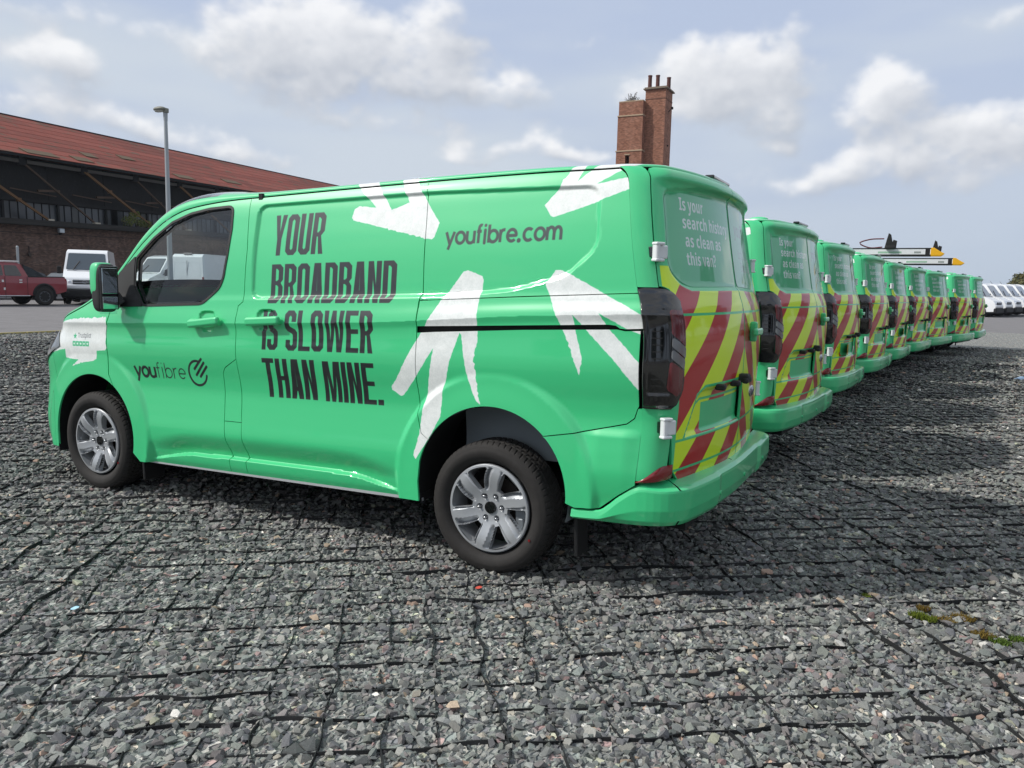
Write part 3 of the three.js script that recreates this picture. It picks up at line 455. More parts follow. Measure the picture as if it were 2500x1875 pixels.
// round geometric lower case drawn with a pen; one unit = x-height
const PEN = {
  y: [0.88, (g) => { g.moveTo(0.02, 1); g.lineTo(0.45, 0.02); g.moveTo(0.86, 1); g.lineTo(0.3, -0.42); }], o: [1.0, (g) => g.ellipse(0.5, 0.5, 0.43, 0.45, 0, 0, 7)],
  u: [0.9, (g) => { g.moveTo(0.06, 1); g.lineTo(0.06, 0.42); g.bezierCurveTo(0.06, -0.08, 0.78, -0.08, 0.78, 0.42); g.moveTo(0.78, 1); g.lineTo(0.78, 0); }],
  f: [0.56, (g) => { g.moveTo(0.5, 1.38); g.bezierCurveTo(0.24, 1.48, 0.2, 1.3, 0.2, 1.12); g.lineTo(0.2, 0); g.moveTo(0.0, 0.93); g.lineTo(0.46, 0.93); }], i: [0.36, (g) => { g.moveTo(0.14, 1); g.lineTo(0.14, 0); g.moveTo(0.14, 1.37); g.lineTo(0.141, 1.38); }],
  b: [1.0, (g) => { g.moveTo(0.06, 1.42); g.lineTo(0.06, 0); g.moveTo(0.06, 0.5); g.ellipse(0.49, 0.5, 0.43, 0.45, 0, Math.PI, 3 * Math.PI); }], r: [0.55, (g) => { g.moveTo(0.06, 1); g.lineTo(0.06, 0); g.moveTo(0.06, 0.5); g.bezierCurveTo(0.08, 0.86, 0.22, 0.98, 0.5, 0.95); }],
  e: [0.98, (g) => { g.moveTo(0.1, 0.48); g.lineTo(0.9, 0.48); g.ellipse(0.5, 0.5, 0.42, 0.45, 0, 0, 5.5); }], c: [0.92, (g) => g.ellipse(0.5, 0.5, 0.43, 0.45, 0, 0.8, 5.48)],
  m: [1.5, (g) => { g.moveTo(0.06, 1); g.lineTo(0.06, 0); g.moveTo(0.06, 0.5); g.bezierCurveTo(0.1, 1.12, 0.68, 1.1, 0.68, 0.55); g.lineTo(0.68, 0); g.moveTo(0.68, 0.5); g.bezierCurveTo(0.72, 1.12, 1.3, 1.1, 1.3, 0.55); g.lineTo(1.3, 0); }], '.': [0.36, (g) => { g.moveTo(0.1, 0.07); g.lineTo(0.101, 0.08); }],
};
function penText(g, text, x0, x1, base, xh, pen) {   // pen: width per letter in x-heights
  let total = 0; for (const c of text) total += PEN[c][0] + 0.12; const k = (x1 - x0) / (total - 0.12); let x = x0;
  [...text].forEach((c, i) => { g.save(); g.translate(x, base); g.scale(k, xh); g.beginPath(); PEN[c][1](g); g.restore(); const p = typeof pen === 'number' ? pen : pen(i); g.lineWidth = p * xh; g.lineCap = c === '.' || c === 'i' ? 'round' : 'butt'; if (c === '.') g.lineWidth *= 1.4; g.lineJoin = 'round'; g.stroke(); x += (PEN[c][0] + 0.12) * k; });
}
function rough(poly, step, amp, seed, open = []) {  // brush-edged outline: some edges (by index) fray more
  reseed(seed); const out = [];
  for (let i = 0; i < poly.length; i++) { const p = poly[i], q = poly[(i + 1) % poly.length], L = Math.hypot(q[0] - p[0], q[1] - p[1]), n = Math.max(1, Math.round(L / step)), nx = (q[1] - p[1]) / L, ny = -(q[0] - p[0]) / L, a = open.includes(i) ? amp * 5 : amp; for (let k = 0; k < n; k++) { const e = k === 0 ? 0 : rr(-a, a) * (open.includes(i) ? rnd() : 1); out.push([lerp(p[0], q[0], k / n) + nx * e, lerp(p[1], q[1], k / n) + ny * e]); } }
  return out;
}
const sideArt = (() => {
  const W = 2048, H = 776, c = newCanvas(W, H), g = c.getContext('2d');
  g.fillStyle = GREEN; g.fillRect(0, 0, W, H);
  const k = W / (ART.x1 - ART.x0); g.setTransform(k, 0, 0, -H / (ART.b1 - ART.b0), -ART.x0 * k, ART.b1 * H / (ART.b1 - ART.b0));
  g.fillStyle = g.strokeStyle = BLACK;
  blockText(g, 'YOUR', -1.458, -1.085, 1.638, 1.867); blockText(g, 'BROADBAND', -1.452, -0.572, 1.368, 1.588);
  blockText(g, 'IS', -1.487, -1.366, 1.103, 1.328); blockText(g, 'SLOWER', -1.305, -0.690, 1.102, 1.327);
  blockText(g, 'THAN', -1.492, -1.098, 0.826, 1.054); blockText(g, 'MINE.', -1.040, -0.642, 0.824, 1.05);
  g.strokeStyle = '#2b3a38'; penText(g, 'youfibre.com', -0.285, 0.360, 1.6585, 0.062, 0.25);
  g.strokeStyle = BLACK; penText(g, 'youfibre', -2.632, -2.155, 0.898, 0.069, (i) => (i < 3 ? 0.27 : 0.10));
  // hand-and-cable emblem: an open ring with three slanting bars
  g.lineCap = 'round'; g.lineWidth = 0.0145; g.beginPath(); g.ellipse(-2.045, 0.942, 0.076, 0.076, 0, 1.25, 5.9 + 0.2); g.stroke();
  g.lineWidth = 0.0165; for (const [a, b, d, e] of [[-1.997, 1.03, -2.066, 0.968], [-1.978, 1.008, -2.058, 0.93], [-1.958, 0.985, -2.024, 0.922]]) { g.beginPath(); g.moveTo(a, b); g.lineTo(d, e); g.stroke(); }
  g.fillStyle = WHITE;
  const brush = (poly, seed, open) => fillPoly(g, rough(poly, 0.011, 0.0016, seed, open));
  brush([[-0.944, 2.05], [-0.786, 2.05], [-0.645, 1.853], [-0.536, 1.886], [-0.622, 2.05], [-0.53, 2.05], [-0.435, 1.899], [-0.332, 1.77], [-0.355, 1.70], [-0.37, 1.688], [-0.425, 1.698], [-0.70, 1.765], [-0.893, 1.811], [-0.905, 1.825], [-0.893, 1.872], [-0.865, 1.886], [-0.75, 1.872]], 3, [9, 10]);
  brush([[0.318, 1.898], [0.372, 1.99], [0.455, 2.05], [0.475, 2.05], [0.44, 1.99], [0.408, 1.922], [0.455, 1.96], [0.535, 2.02], [0.59, 2.05], [0.74, 2.05], [0.74, 2.0], [0.64, 1.972], [0.507, 1.906], [0.657, 1.927], [0.68, 1.926], [0.693, 1.912], [0.697, 1.882], [0.531, 1.829], [0.40, 1.79], [0.302, 1.765], [0.286, 1.772], [0.248, 1.825]], 4, [0, 1, 2]);
  brush([[-0.165, 1.522], [-0.14, 1.528], [-0.055, 1.497], [-0.048, 1.48], [-0.05, 1.427], [-0.057, 1.343], [-0.054, 1.243], [-0.052, 1.175], [-0.072, 1.09], [-0.055, 0.98], [-0.028, 0.868], [-0.048, 0.882], [-0.069, 0.915], [-0.114, 1.02], [-0.147, 1.21], [-0.157, 1.22], [-0.207, 1.086], [-0.25, 0.935], [-0.26, 0.794], [-0.32, 0.69], [-0.41, 0.56], [-0.425, 0.58], [-0.39, 0.69], [-0.368, 0.85], [-0.308, 1.14], [-0.41, 1.0], [-0.505, 0.89], [-0.525, 0.882], [-0.58, 0.912], [-0.582, 0.93], [-0.54, 0.98], [-0.44, 1.14], [-0.35, 1.27], [-0.27, 1.39]], 5, [7, 8, 9, 20, 21]);
  brush([[0.335, 1.518], [0.36, 1.518], [0.425, 1.494], [0.577, 1.414], [0.80, 1.30], [0.80, 1.218], [0.712, 1.247], [0.576, 1.319], [0.619, 1.255], [0.80, 1.07], [0.80, 0.94], [0.664, 1.097], [0.508, 1.25], [0.45, 1.312], [0.462, 1.249], [0.502, 1.11], [0.49, 1.034], [0.475, 1.07], [0.45, 1.13], [0.412, 1.22], [0.385, 1.272], [0.345, 1.352], [0.295, 1.455]], 6, [15, 16, 17, 18]);
  brush([[-3.62, 1.10], [-3.56, 1.19], [-3.42, 1.235], [-3.253, 1.266], [-3.059, 1.276], [-2.878, 1.279], [-2.874, 1.243], [-2.893, 1.12], [-2.884, 1.075], [-2.905, 1.06], [-2.99, 1.055], [-3.0, 1.00], [-3.04, 0.985], [-3.139, 0.975], [-3.27, 0.945], [-3.20, 0.99], [-3.30, 0.995], [-3.345, 1.0], [-3.34, 1.06], [-3.42, 1.05], [-3.52, 1.03]], 7, [3, 4, 13, 14]);
  // mottled whites: paint brushed thin
  g.setTransform(1, 0, 0, 1, 0, 0); const im = g.getImageData(0, 0, W, H), d = im.data;
  for (let y = 0; y < H; y++) for (let x = 0; x < W; x++) { const o = (y * W + x) * 4; if (d[o] > 150) { const n = fbm(x / 14, y / 14, 0.5, 3) * 26 + vnoise(x / 2.2, y / 2.2) * 12 - 24; d[o] += n; d[o + 1] += n * 0.9; d[o + 2] += n * 0.92; } }
  g.putImageData(im, 0, 0); g.setTransform(k, 0, 0, -H / (ART.b1 - ART.b0), -ART.x0 * k, ART.b1 * H / (ART.b1 - ART.b0));
  const star = (x, y, r) => { g.beginPath(); for (let i = 0; i < 10; i++) { const a = Math.PI / 2 + i * Math.PI / 5, q = i % 2 ? r * 0.42 : r; g.lineTo(x + q * Math.cos(a), y + q * Math.sin(a)); } g.fill(); };
  g.fillStyle = '#2fb67a'; star(-3.222, 1.15, 0.022);
  for (let i = 0; i < 5; i++) { g.fillStyle = '#2fb67a'; g.fillRect(-3.248 + i * 0.0365, 1.083, 0.033, 0.033); g.fillStyle = '#f2f6f4'; star(-3.2315 + i * 0.0365, 1.099, 0.012); }
  g.save(); g.fillStyle = '#2c3036'; g.translate(-3.19, 1.138); g.scale(1, -1); g.font = '0.042px sans-serif'; g.scale(0.95, 1); g.save(); g.scale(0.01, 0.01); g.font = '4.4px sans-serif'; g.fillText('Trustpilot', 0, 0, 15.0); g.restore(); g.restore();
  const t = canvasTexture(c); return t;
})();
const tailArt = (() => {
  const W = 1536, H = Math.round(W * (TAILART.b1 - TAILART.b0) / (2 * TAILART.w)), c = newCanvas(W, H), g = c.getContext('2d'), kx = W / (2 * TAILART.w), ky = H / (TAILART.b1 - TAILART.b0);
  const RED = '#ae1216', YEL = '#d4f400';
  g.fillStyle = GREEN; g.fillRect(0, 0, W, H);
  const place = () => g.setTransform(-kx, 0, 0, -ky, W / 2, TAILART.b1 * ky);
  for (const m of [1, -1]) {
    place(); if (m < 0) g.transform(-1, 0, 0, 1, 0, 0);
    g.save(); g.beginPath();
    for (const q of [[0.868, 1.527], [0.812, 1.527], [0.80, 1.50], [0.735, 1.442], [0.645, 1.418], [0.008, 1.426], [0.008, 0.541], [0.46, 0.533], [0.735, 0.545], [0.79, 0.60], [0.797, 0.74], [0.80, 0.80], [0.79, 0.9], [0.783, 1.06], [0.772, 1.31], [0.783, 1.37], [0.83, 1.425], [0.868, 1.437]]) g.lineTo(...q);
    g.closePath(); g.clip();
    g.fillStyle = YEL; g.fillRect(-0.1, 0.4, 1.2, 1.3); g.fillStyle = RED;
    for (const [lo, hi] of [[1.99, 2.19], [1.57, 1.78], [1.135, 1.345], [0.71, 0.92], [2.42, 2.63]]) fillPoly(g, [[lo - 0.4, 0.4], [hi - 0.4, 0.4], [hi - 1.7, 1.7], [lo - 1.7, 1.7]]);
    g.strokeStyle = GREEN; g.lineWidth = 0.012; for (const b of [1.314, 0.737, 0.599]) { g.beginPath(); g.moveTo(0, b); g.lineTo(0.9, b - 0.004); g.stroke(); }
    if (m > 0) { g.fillStyle = GREEN; g.fillRect(-0.1, 0.745, 0.645, 0.142); g.lineWidth = 0.014; g.beginPath(); for (const q of [[0.0, 0.968], [0.56, 0.968], [0.635, 0.935], [0.735, 0.737]]) g.lineTo(...q); g.stroke(); g.lineWidth = 0.012; g.beginPath(); for (const q of [[0.0, 0.905], [0.56, 0.905], [0.60, 0.885], [0.69, 0.75]]) g.lineTo(...q); g.stroke(); }
    g.restore();
  }
  const word = (s, w, b, size, width, color, bold) => { g.setTransform(1, 0, 0, 1, W / 2 - w * kx, (TAILART.b1 - b) * ky); g.fillStyle = color; g.font = (bold ? 'bold ' : '') + Math.round(size * ky) + 'px sans-serif'; const m = g.measureText(s).width; g.scale((width * kx) / m, 1); g.fillText(s, 0, 0); };
  const pale = '#f0f8f4';
  word('Is your', 0.66, 1.790, 0.083, 0.255, pale, 1); word('search history', 0.642, 1.707, 0.083, 0.58, pale, 1); word('as clean as', 0.63, 1.622, 0.083, 0.43, pale, 1); word('this van?', 0.634, 1.537, 0.083, 0.33, pale, 1);
  word('youfibre', -0.12, 1.72, 0.10, 0.5, '#1d5a40', 1); word('Up to 8000Mb', -0.16, 1.60, 0.07, 0.46, '#1d5a40'); word('Broadband', -0.22, 1.53, 0.07, 0.36, '#1d5a40');
  word('Custom', -0.42, 0.66, 0.075, 0.28, '#16181a', 1); word('YOU', -0.47, 1.06, 0.05, 0.1, '#3a4a22', 1);
  return canvasTexture(c);
})();
// ------------------------------------------------------------------ van: materials
const paint = (extra) => new THREE.MeshPhysicalMaterial({ color: 0xffffff, roughness: 0.42, metalness: 0, clearcoat: 0.9, clearcoatRoughness: 0.04, ior: 1.5, ...extra });
const M = {
  green: paint({ color: new THREE.Color(GREEN) }), side: paint({ map: sideArt }), tail: paint({ map: tailArt, clearcoat: 0.6, clearcoatRoughness: 0.05 }), tailGlass: paint({ map: tailArt, clearcoatRoughness: 0.015, roughness: 0.3, color: new THREE.Color(0.72, 0.74, 0.74), clearcoat: 0.8 }),
  black: new THREE.MeshStandardMaterial({ color: 0x101113, roughness: 0.55 }), gloss: new THREE.MeshPhysicalMaterial({ color: 0x050607, roughness: 0.12, clearcoat: 1, clearcoatRoughness: 0.03 }),
  trim: new THREE.MeshStandardMaterial({ color: 0x1d1f21, roughness: 0.7 }), dark: new THREE.MeshStandardMaterial({ color: 0x08090a, roughness: 0.9 }), felt: new THREE.MeshStandardMaterial({ color: 0x7d858a, roughness: 0.95 }),
  glass: new THREE.MeshPhysicalMaterial({ color: new THREE.Color(0.80, 0.86, 0.86), transmission: 1, thickness: 0, roughness: 0.0, ior: 1.5 }), clear: new THREE.MeshPhysicalMaterial({ color: 0xf2f6f8, transmission: 1, thickness: 0, roughness: 0.05, ior: 1.5 }),
  red: new THREE.MeshPhysicalMaterial({ color: 0x7c0d14, roughness: 0.2, clearcoat: 1, clearcoatRoughness: 0.05 }), redLens: new THREE.MeshPhysicalMaterial({ color: 0x5d1820, roughness: 0.25, clearcoat: 1, clearcoatRoughness: 0.05 }), greyLens: new THREE.MeshPhysicalMaterial({ color: 0x6a6c6e, roughness: 0.3, clearcoat: 1 }),
  white: new THREE.MeshPhysicalMaterial({ color: 0xd8dcde, roughness: 0.4, clearcoat: 0.6, clearcoatRoughness: 0.1 }), alloy: new THREE.MeshPhysicalMaterial({ color: 0xa9adb1, roughness: 0.38, metalness: 0.35, clearcoat: 0.7, clearcoatRoughness: 0.08 }), steel: new THREE.MeshStandardMaterial({ color: 0xb0b2b4, roughness: 0.25, metalness: 1 }),
  iron: new THREE.MeshStandardMaterial({ color: 0x3a3532, roughness: 0.6, metalness: 0.6 }), caliper: new THREE.MeshStandardMaterial({ color: 0x7d8388, roughness: 0.5, metalness: 0.5 }), mirror: new THREE.MeshStandardMaterial({ color: 0xcfd6da, roughness: 0.02, metalness: 1 }),
  seat: new THREE.MeshStandardMaterial({ color: 0x16181b, roughness: 0.9 }), badge: new THREE.MeshPhysicalMaterial({ color: 0x0c1c4a, roughness: 0.2, clearcoat: 1 }), amber: new THREE.MeshPhysicalMaterial({ color: 0xc9cbc4, roughness: 0.25, clearcoat: 1 }),
};
const rubber = (() => {
  const n = 512, data = new Uint8Array(n * n * 4);
  for (let y = 0; y < n; y++) for (let x = 0; x < n; x++) { const o = (y * n + x) * 4, v = 25 + 12 * fbm(x / 60, y / 40, 1.5, 4) + 8 * vnoise(x / 3, y / 3) * (vnoise(x / 40, y / 25) > 0.6 ? 1 : 0.3); data[o] = v * 1.05; data[o + 1] = v; data[o + 2] = v * 0.97; data[o + 3] = 255; }
  const t = new THREE.DataTexture(data, n, n); t.colorSpace = THREE.SRGBColorSpace; t.magFilter = THREE.LinearFilter; t.wrapS = t.wrapT = THREE.RepeatWrapping; t.needsUpdate = true;
  return new THREE.MeshStandardMaterial({ map: t, roughness: 0.82 });
})();
M.rubber = rubber;
const plateArt = (() => { const c = newCanvas(512, 112), g = c.getContext('2d'); g.fillStyle = '#d8a50f'; g.fillRect(0, 0, 512, 112); g.fillStyle = '#111'; g.font = 'bold 92px sans-serif'; const s = 'HX24 AGU', w = g.measureText(s).width; g.save(); g.translate(20, 90); g.scale(472 / w, 1); g.fillText(s, 0, 0); g.restore(); return canvasTexture(c); })();
M.plate = new THREE.MeshPhysicalMaterial({ map: plateArt, roughness: 0.3, clearcoat: 0.8 });
M.lampGlass = new THREE.MeshPhysicalMaterial({ color: 0x6d7276, roughness: 0.12, clearcoat: 1, clearcoatRoughness: 0.03 });
M.silver = new THREE.MeshPhysicalMaterial({ color: 0xc8ccd0, roughness: 0.3, metalness: 0.4, clearcoat: 0.5 });

// ------------------------------------------------------------------ wheel: tyre with cut tread, six swept spokes. Axis along z, outside at +z.
const RIM = 0.2285, TYRE = 0.341;
function tyreGeo(fine) {
  const prof = [[0.224, 0.045], [0.238, 0.075], [0.262, 0.098], [0.29, 0.105], [0.312, 0.098], [0.326, 0.090], [0.3345, 0.080], [0.339, 0.066], [0.3405, 0.045], [0.341, 0.02], [0.341, -0.02], [0.3405, -0.05], [0.338, -0.075], [0.325, -0.095], [0.29, -0.107], [0.25, -0.095], [0.224, -0.06]];
  const pts = []; const C = new THREE.CatmullRomCurve3(prof.map(([r, z]) => new THREE.Vector3(r, z, 0))), nP = fine ? 96 : 26; for (let i = 0; i <= nP; i++) { const p = C.getPoint(i / nP); pts.push([p.x, p.y]); }
  const nA = fine ? 720 : 60, pos = [], uv = [], idx = [];
  for (let i = 0; i <= nA; i++) {
    const a = (i / nA) * Math.PI * 2;
    pts.forEach(([r0, z], j) => {
      let r = r0, dz = 0;
      if (fine) {
        const tread = r0 > 0.3265 && z > -0.09;
        if (tread) {
          const e = Math.abs(z - 0.0), k = 64, ph = (a * k) / (2 * Math.PI) + (z > 0.048 ? (z - 0.05) * 6 : z > 0.0 ? -(z - 0.0) * 14 : (z) * 12), s = Math.abs(ph - Math.round(ph)), sipe = s < 0.09 ? 1 : 0;
          const groove = Math.abs(z - 0.047) < 0.0035 || Math.abs(z - 0.012) < 0.0035 || Math.abs(z + 0.025) < 0.0035 || Math.abs(z + 0.055) < 0.0035;
          r -= (groove ? 0.007 : sipe ? 0.0045 : 0);
        } else if (z > 0 && r0 > 0.245) { const rib = Math.abs(r0 - 0.315) < 0.0012 || Math.abs(r0 - 0.3225) < 0.001 ? 0.0012 : 0; dz = rib; }
      }
      pos.push(r * Math.cos(a), r * Math.sin(a), z + dz); uv.push((i / nA) * 8, j / nP * 1.2);
    });
  }
  const q = pts.length; for (let i = 0; i < nA; i++) for (let j = 0; j < q - 1; j++) { const v = i * q + j, w = v + q; idx.push(v, v + 1, w + 1, v, w + 1, w); }
  let g = new THREE.BufferGeometry(); g.setAttribute('position', new THREE.Float32BufferAttribute(pos, 3)); g.setAttribute('uv', new THREE.Float32BufferAttribute(uv, 2)); g.setIndex(idx); g.computeVertexNormals();
  const n = g.attributes.normal, p = g.attributes.position; let out = 0; for (let i = 0; i < 50; i++) out += n.getX(i * 7) * p.getX(i * 7) + n.getY(i * 7) * p.getY(i * 7);
  if (n.getZ(Math.round(nP * 0.2)) < 0) { for (let i = 0; i < idx.length; i += 3) { const t = idx[i]; idx[i] = idx[i + 1]; idx[i + 1] = t; } g.setIndex(idx); g.computeVertexNormals(); }
  return g;
}
function rimGeo(fine) {
  const D = Math.PI / 180, list = [];
  // disc face in polar domain (angle in degrees, radius)
  const wob = (a, lo) => { let d = ((a - lo) % 60 + 60) % 60; return d; };
  const face = (a, r) => {
    const rel = wob(a, 28);                           // 0..60 from the leading edge of an opening
    let z = 0.092 - 0.028 * sstep(0.20, 0.06, r) + 0.006 * Math.sin(clamp((r - 0.05) / 0.17) * Math.PI);
    const t = clamp((r - 0.1) / 0.105), lead = lerp(15, 0, t), trail = lerp(33, 36, t);      // opening edges at this radius, in rel degrees
    const after = ((rel - trail) + 60) % 60, before = ((lead - rel) + 60) % 60;
    if (r > 0.085 && r < 0.212) { const w = sstep(0.085, 0.12, r) * sstep(0.222, 0.208, r); if (before < 14) z -= 0.03 * w * clamp(1 - before / lerp(14, 9, t)); if (after < 5) z -= 0.014 * w * sstep(4, 0, after); }
    if (r > 0.2245) z -= 0.012 * sstep(0.2245, 0.2285, r);
    for (let k = 0; k < 6; k++) { const na = (128 + 60 * k - 68) * D, dx = r * Math.cos(a * D) - 0.064 * Math.cos(na), dy = r * Math.sin(a * D) - 0.064 * Math.sin(na), d = Math.hypot(dx, dy); if (d < 0.017) z -= 0.016 * sstep(0.0165, 0.0125, d); }
    return z;
  };
  const S = (a, r) => [r * Math.cos(a * D), r * Math.sin(a * D), face(a, r)];
  const open = roundPoly([[28, 0.206], [64.5, 0.206], [61, 0.101], [43, 0.099]].map(([a, r]) => [a, r]), 0, 3);
  // rounded by hand in mixed units
  const hole = []; const corners = [[28, 0.2125], [63, 0.2125], [61, 0.102], [44, 0.10]];
  for (let i = 0; i < 4; i++) { const p = corners[i], a = corners[(i + 3) % 4], b = corners[(i + 1) % 4]; for (let s = 0; s <= 4; s++) { const t = s / 4, u = 1 - t, k = 0.13; const A = [lerp(p[0], a[0], k), lerp(p[1], a[1], k)], B = [lerp(p[0], b[0], k), lerp(p[1], b[1], k)]; hole.push([u * u * A[0] + 2 * u * t * p[0] + t * t * B[0], u * u * A[1] + 2 * u * t * p[1] + t * t * B[1]]); } }
  const scale = 600;                                   // degrees to a length like the radius, so the cutting grid is even
  const step = fine ? 0.0035 : 0.014;
  const sector = panel([[0 / scale, 0.03], [60 / scale, 0.03], [60 / scale, 0.2285], [0 / scale, 0.2285]].map(([a, r]) => [a + 16 / scale, r]), (u, r) => S(u * scale, r), { step, lip: 0.0, holes: [hole.map(([a, r]) => [a / scale, r])], flip: true });
  const wall = []; { const g = new THREE.BufferGeometry(), pos = [], n2 = hole.length; for (let i = 0; i < n2; i++) { const p = hole[i], q = hole[(i + 1) % n2], P = S(...p), Q = S(...q); const dz = 0.032; const P2 = [P[0], P[1], P[2] - dz], Q2 = [Q[0], Q[1], Q[2] - dz]; pos.push(...P, ...P2, ...Q2, ...P, ...Q2, ...Q); } g.setAttribute('position', new THREE.Float32BufferAttribute(pos, 3)); g.computeVertexNormals(); wall.push(g); }
  for (let k = 0; k < 6; k++) { list.push(sector.clone().rotateZ(k * 60 * D)); list.push(wall[0].clone().rotateZ(k * 60 * D)); }
  const lathe = (rows) => { const g = new THREE.LatheGeometry(rows.map(([r, z]) => new THREE.Vector2(r, z)), fine ? 96 : 32); g.rotateX(Math.PI / 2); return g; };
  list.push(lathe([[0.2285, 0.080], [0.2285, 0.088]]));
  const barrel = lathe([[0.218, 0.088], [0.212, 0.07], [0.205, 0.04], [0.204, -0.06], [0.214, -0.09]]);
  list.push(barrel);
  return merge(list);
}
function makeWheel(fine, parent, x, y, z, near) {
  const w = new THREE.Group(); w.name = 'wheel'; parent.add(w); w.position.set(x, y, z); if (!near) w.rotation.y = Math.PI; w.rotation.z = near ? 0.06 : 1.1;
  const G = makeWheel.cache ??= {}, key = fine ? 'f' : 'c'; const L = G[key] ??= { tyre: tyreGeo(fine), rim: rimGeo(fine) };
  part('tyre', L.tyre, M.rubber, w); part('rim', L.rim, M.alloy, w);
  const cyl = (r1, r2, h, zz, n = 20) => new THREE.CylinderGeometry(r1, r2, h, n).rotateX(Math.PI / 2).translate(0, 0, zz);
  if (fine) part('paint_dot', cyl(0.006, 0.006, 0.004, 0.1075, 12).translate(0.235, -0.135, 0), M.red, w);
  part('centre_cap', cyl(0.031, 0.033, 0.012, 0.066, 32), M.gloss, w);
  if (fine) for (let k = 0; k < 6; k++) { const a = (60 + 60 * k) * Math.PI / 180; part('wheel_nut', merge([cyl(0.008, 0.0105, 0.02, 0.063, 6), new THREE.SphereGeometry(0.0082, 12, 6).translate(0, 0, 0.072)]).translate(0.064 * Math.cos(a), 0.064 * Math.sin(a), 0), M.steel, w); }
  part('brake_disc', merge([cyl(0.15, 0.15, 0.022, -0.005, 40), cyl(0.085, 0.085, 0.05, 0.012, 30)]), M.iron, w);
  part('brake_caliper', merge([box(0.06, 0.12, 0.06, 0.158, -0.03, 0.018, 0.012), box(0.03, 0.06, 0.03, 0.165, -0.075, 0.045, 0.008)]), M.caliper, w);
  part('wheel_back', cyl(0.203, 0.203, 0.01, -0.045, 40), M.dark, w);
  return w;
}
// ------------------------------------------------------------------ van
const DOORWIN = roundPoly([[-2.665, 1.66, 0.02], [-2.503, 1.783], [-2.338, 1.874], [-2.173, 1.920], [-2.01, 1.940], [-1.80, 1.945, 0.05], [-1.787, 1.80], [-1.797, 1.653], [-1.817, 1.527], [-1.845, 1.462, 0.04], [-1.985, 1.362, 0.04], [-2.53, 1.352, 0.03], [-2.645, 1.48, 0.05]], 0.015, 4);
function archArc([cx, cb, R], a0, a1, n) { const out = []; for (let i = 0; i <= n; i++) { const a = lerp(a0, a1, i / n) * Math.PI / 180; out.push([cx + R * Math.cos(a), cb + R * Math.sin(a)]); } return out; }
function insetPoly(poly, d) { const n = poly.length, A = poly.reduce((s, p, i) => { const q = poly[(i + 1) % n]; return s + p[0] * q[1] - q[0] * p[1]; }, 0), sg = A > 0 ? 1 : -1; return poly.map((p, i) => { const a = poly[(i + n - 1) % n], b = poly[(i + 1) % n]; const e1 = [p[0] - a[0], p[1] - a[1]], e2 = [b[0] - p[0], b[1] - p[1]], l1 = Math.hypot(...e1) || 1, l2 = Math.hypot(...e2) || 1; const nx = -(e1[1] / l1 + e2[1] / l2), ny = e1[0] / l1 + e2[0] / l2, l = Math.hypot(nx, ny) || 1; return [p[0] + sg * d * nx / l, p[1] + sg * d * ny / l]; }); }
function offsetS(S, d) { return (a, b) => { const E = 3e-4, p = S(a - E, b), q = S(a + E, b), r = S(a, b - E), s = S(a, b + E), P = S(a, b); const N = new THREE.Vector3(q[0] - p[0], q[1] - p[1], q[2] - p[2]).cross(new THREE.Vector3(s[0] - r[0], s[1] - r[1], s[2] - r[2])).normalize(); return [P[0] + N.x * d, P[1] + N.y * d, P[2] + N.z * d]; }; }
function strip(S, poly, w, lift, step) {   // band of width w inside a polygon's outline, lifted off the surface
  return panel(poly, offsetS(S, lift), { step, lip: lift + 0.004, holes: [insetPoly(poly, w)] });
}
const GAP = 0.0026, FINE_ROWS = []; for (let b = 0.345; b < 0.47; b += 0.005) FINE_ROWS.push(b); for (let b = 1.22; b < 1.43; b += 0.0042) FINE_ROWS.push(b); for (let b = 1.87; b < 1.94; b += 0.005) FINE_ROWS.push(b);
const offTail = (d) => offsetS(onTail, -d), TAILP = { flip: true };
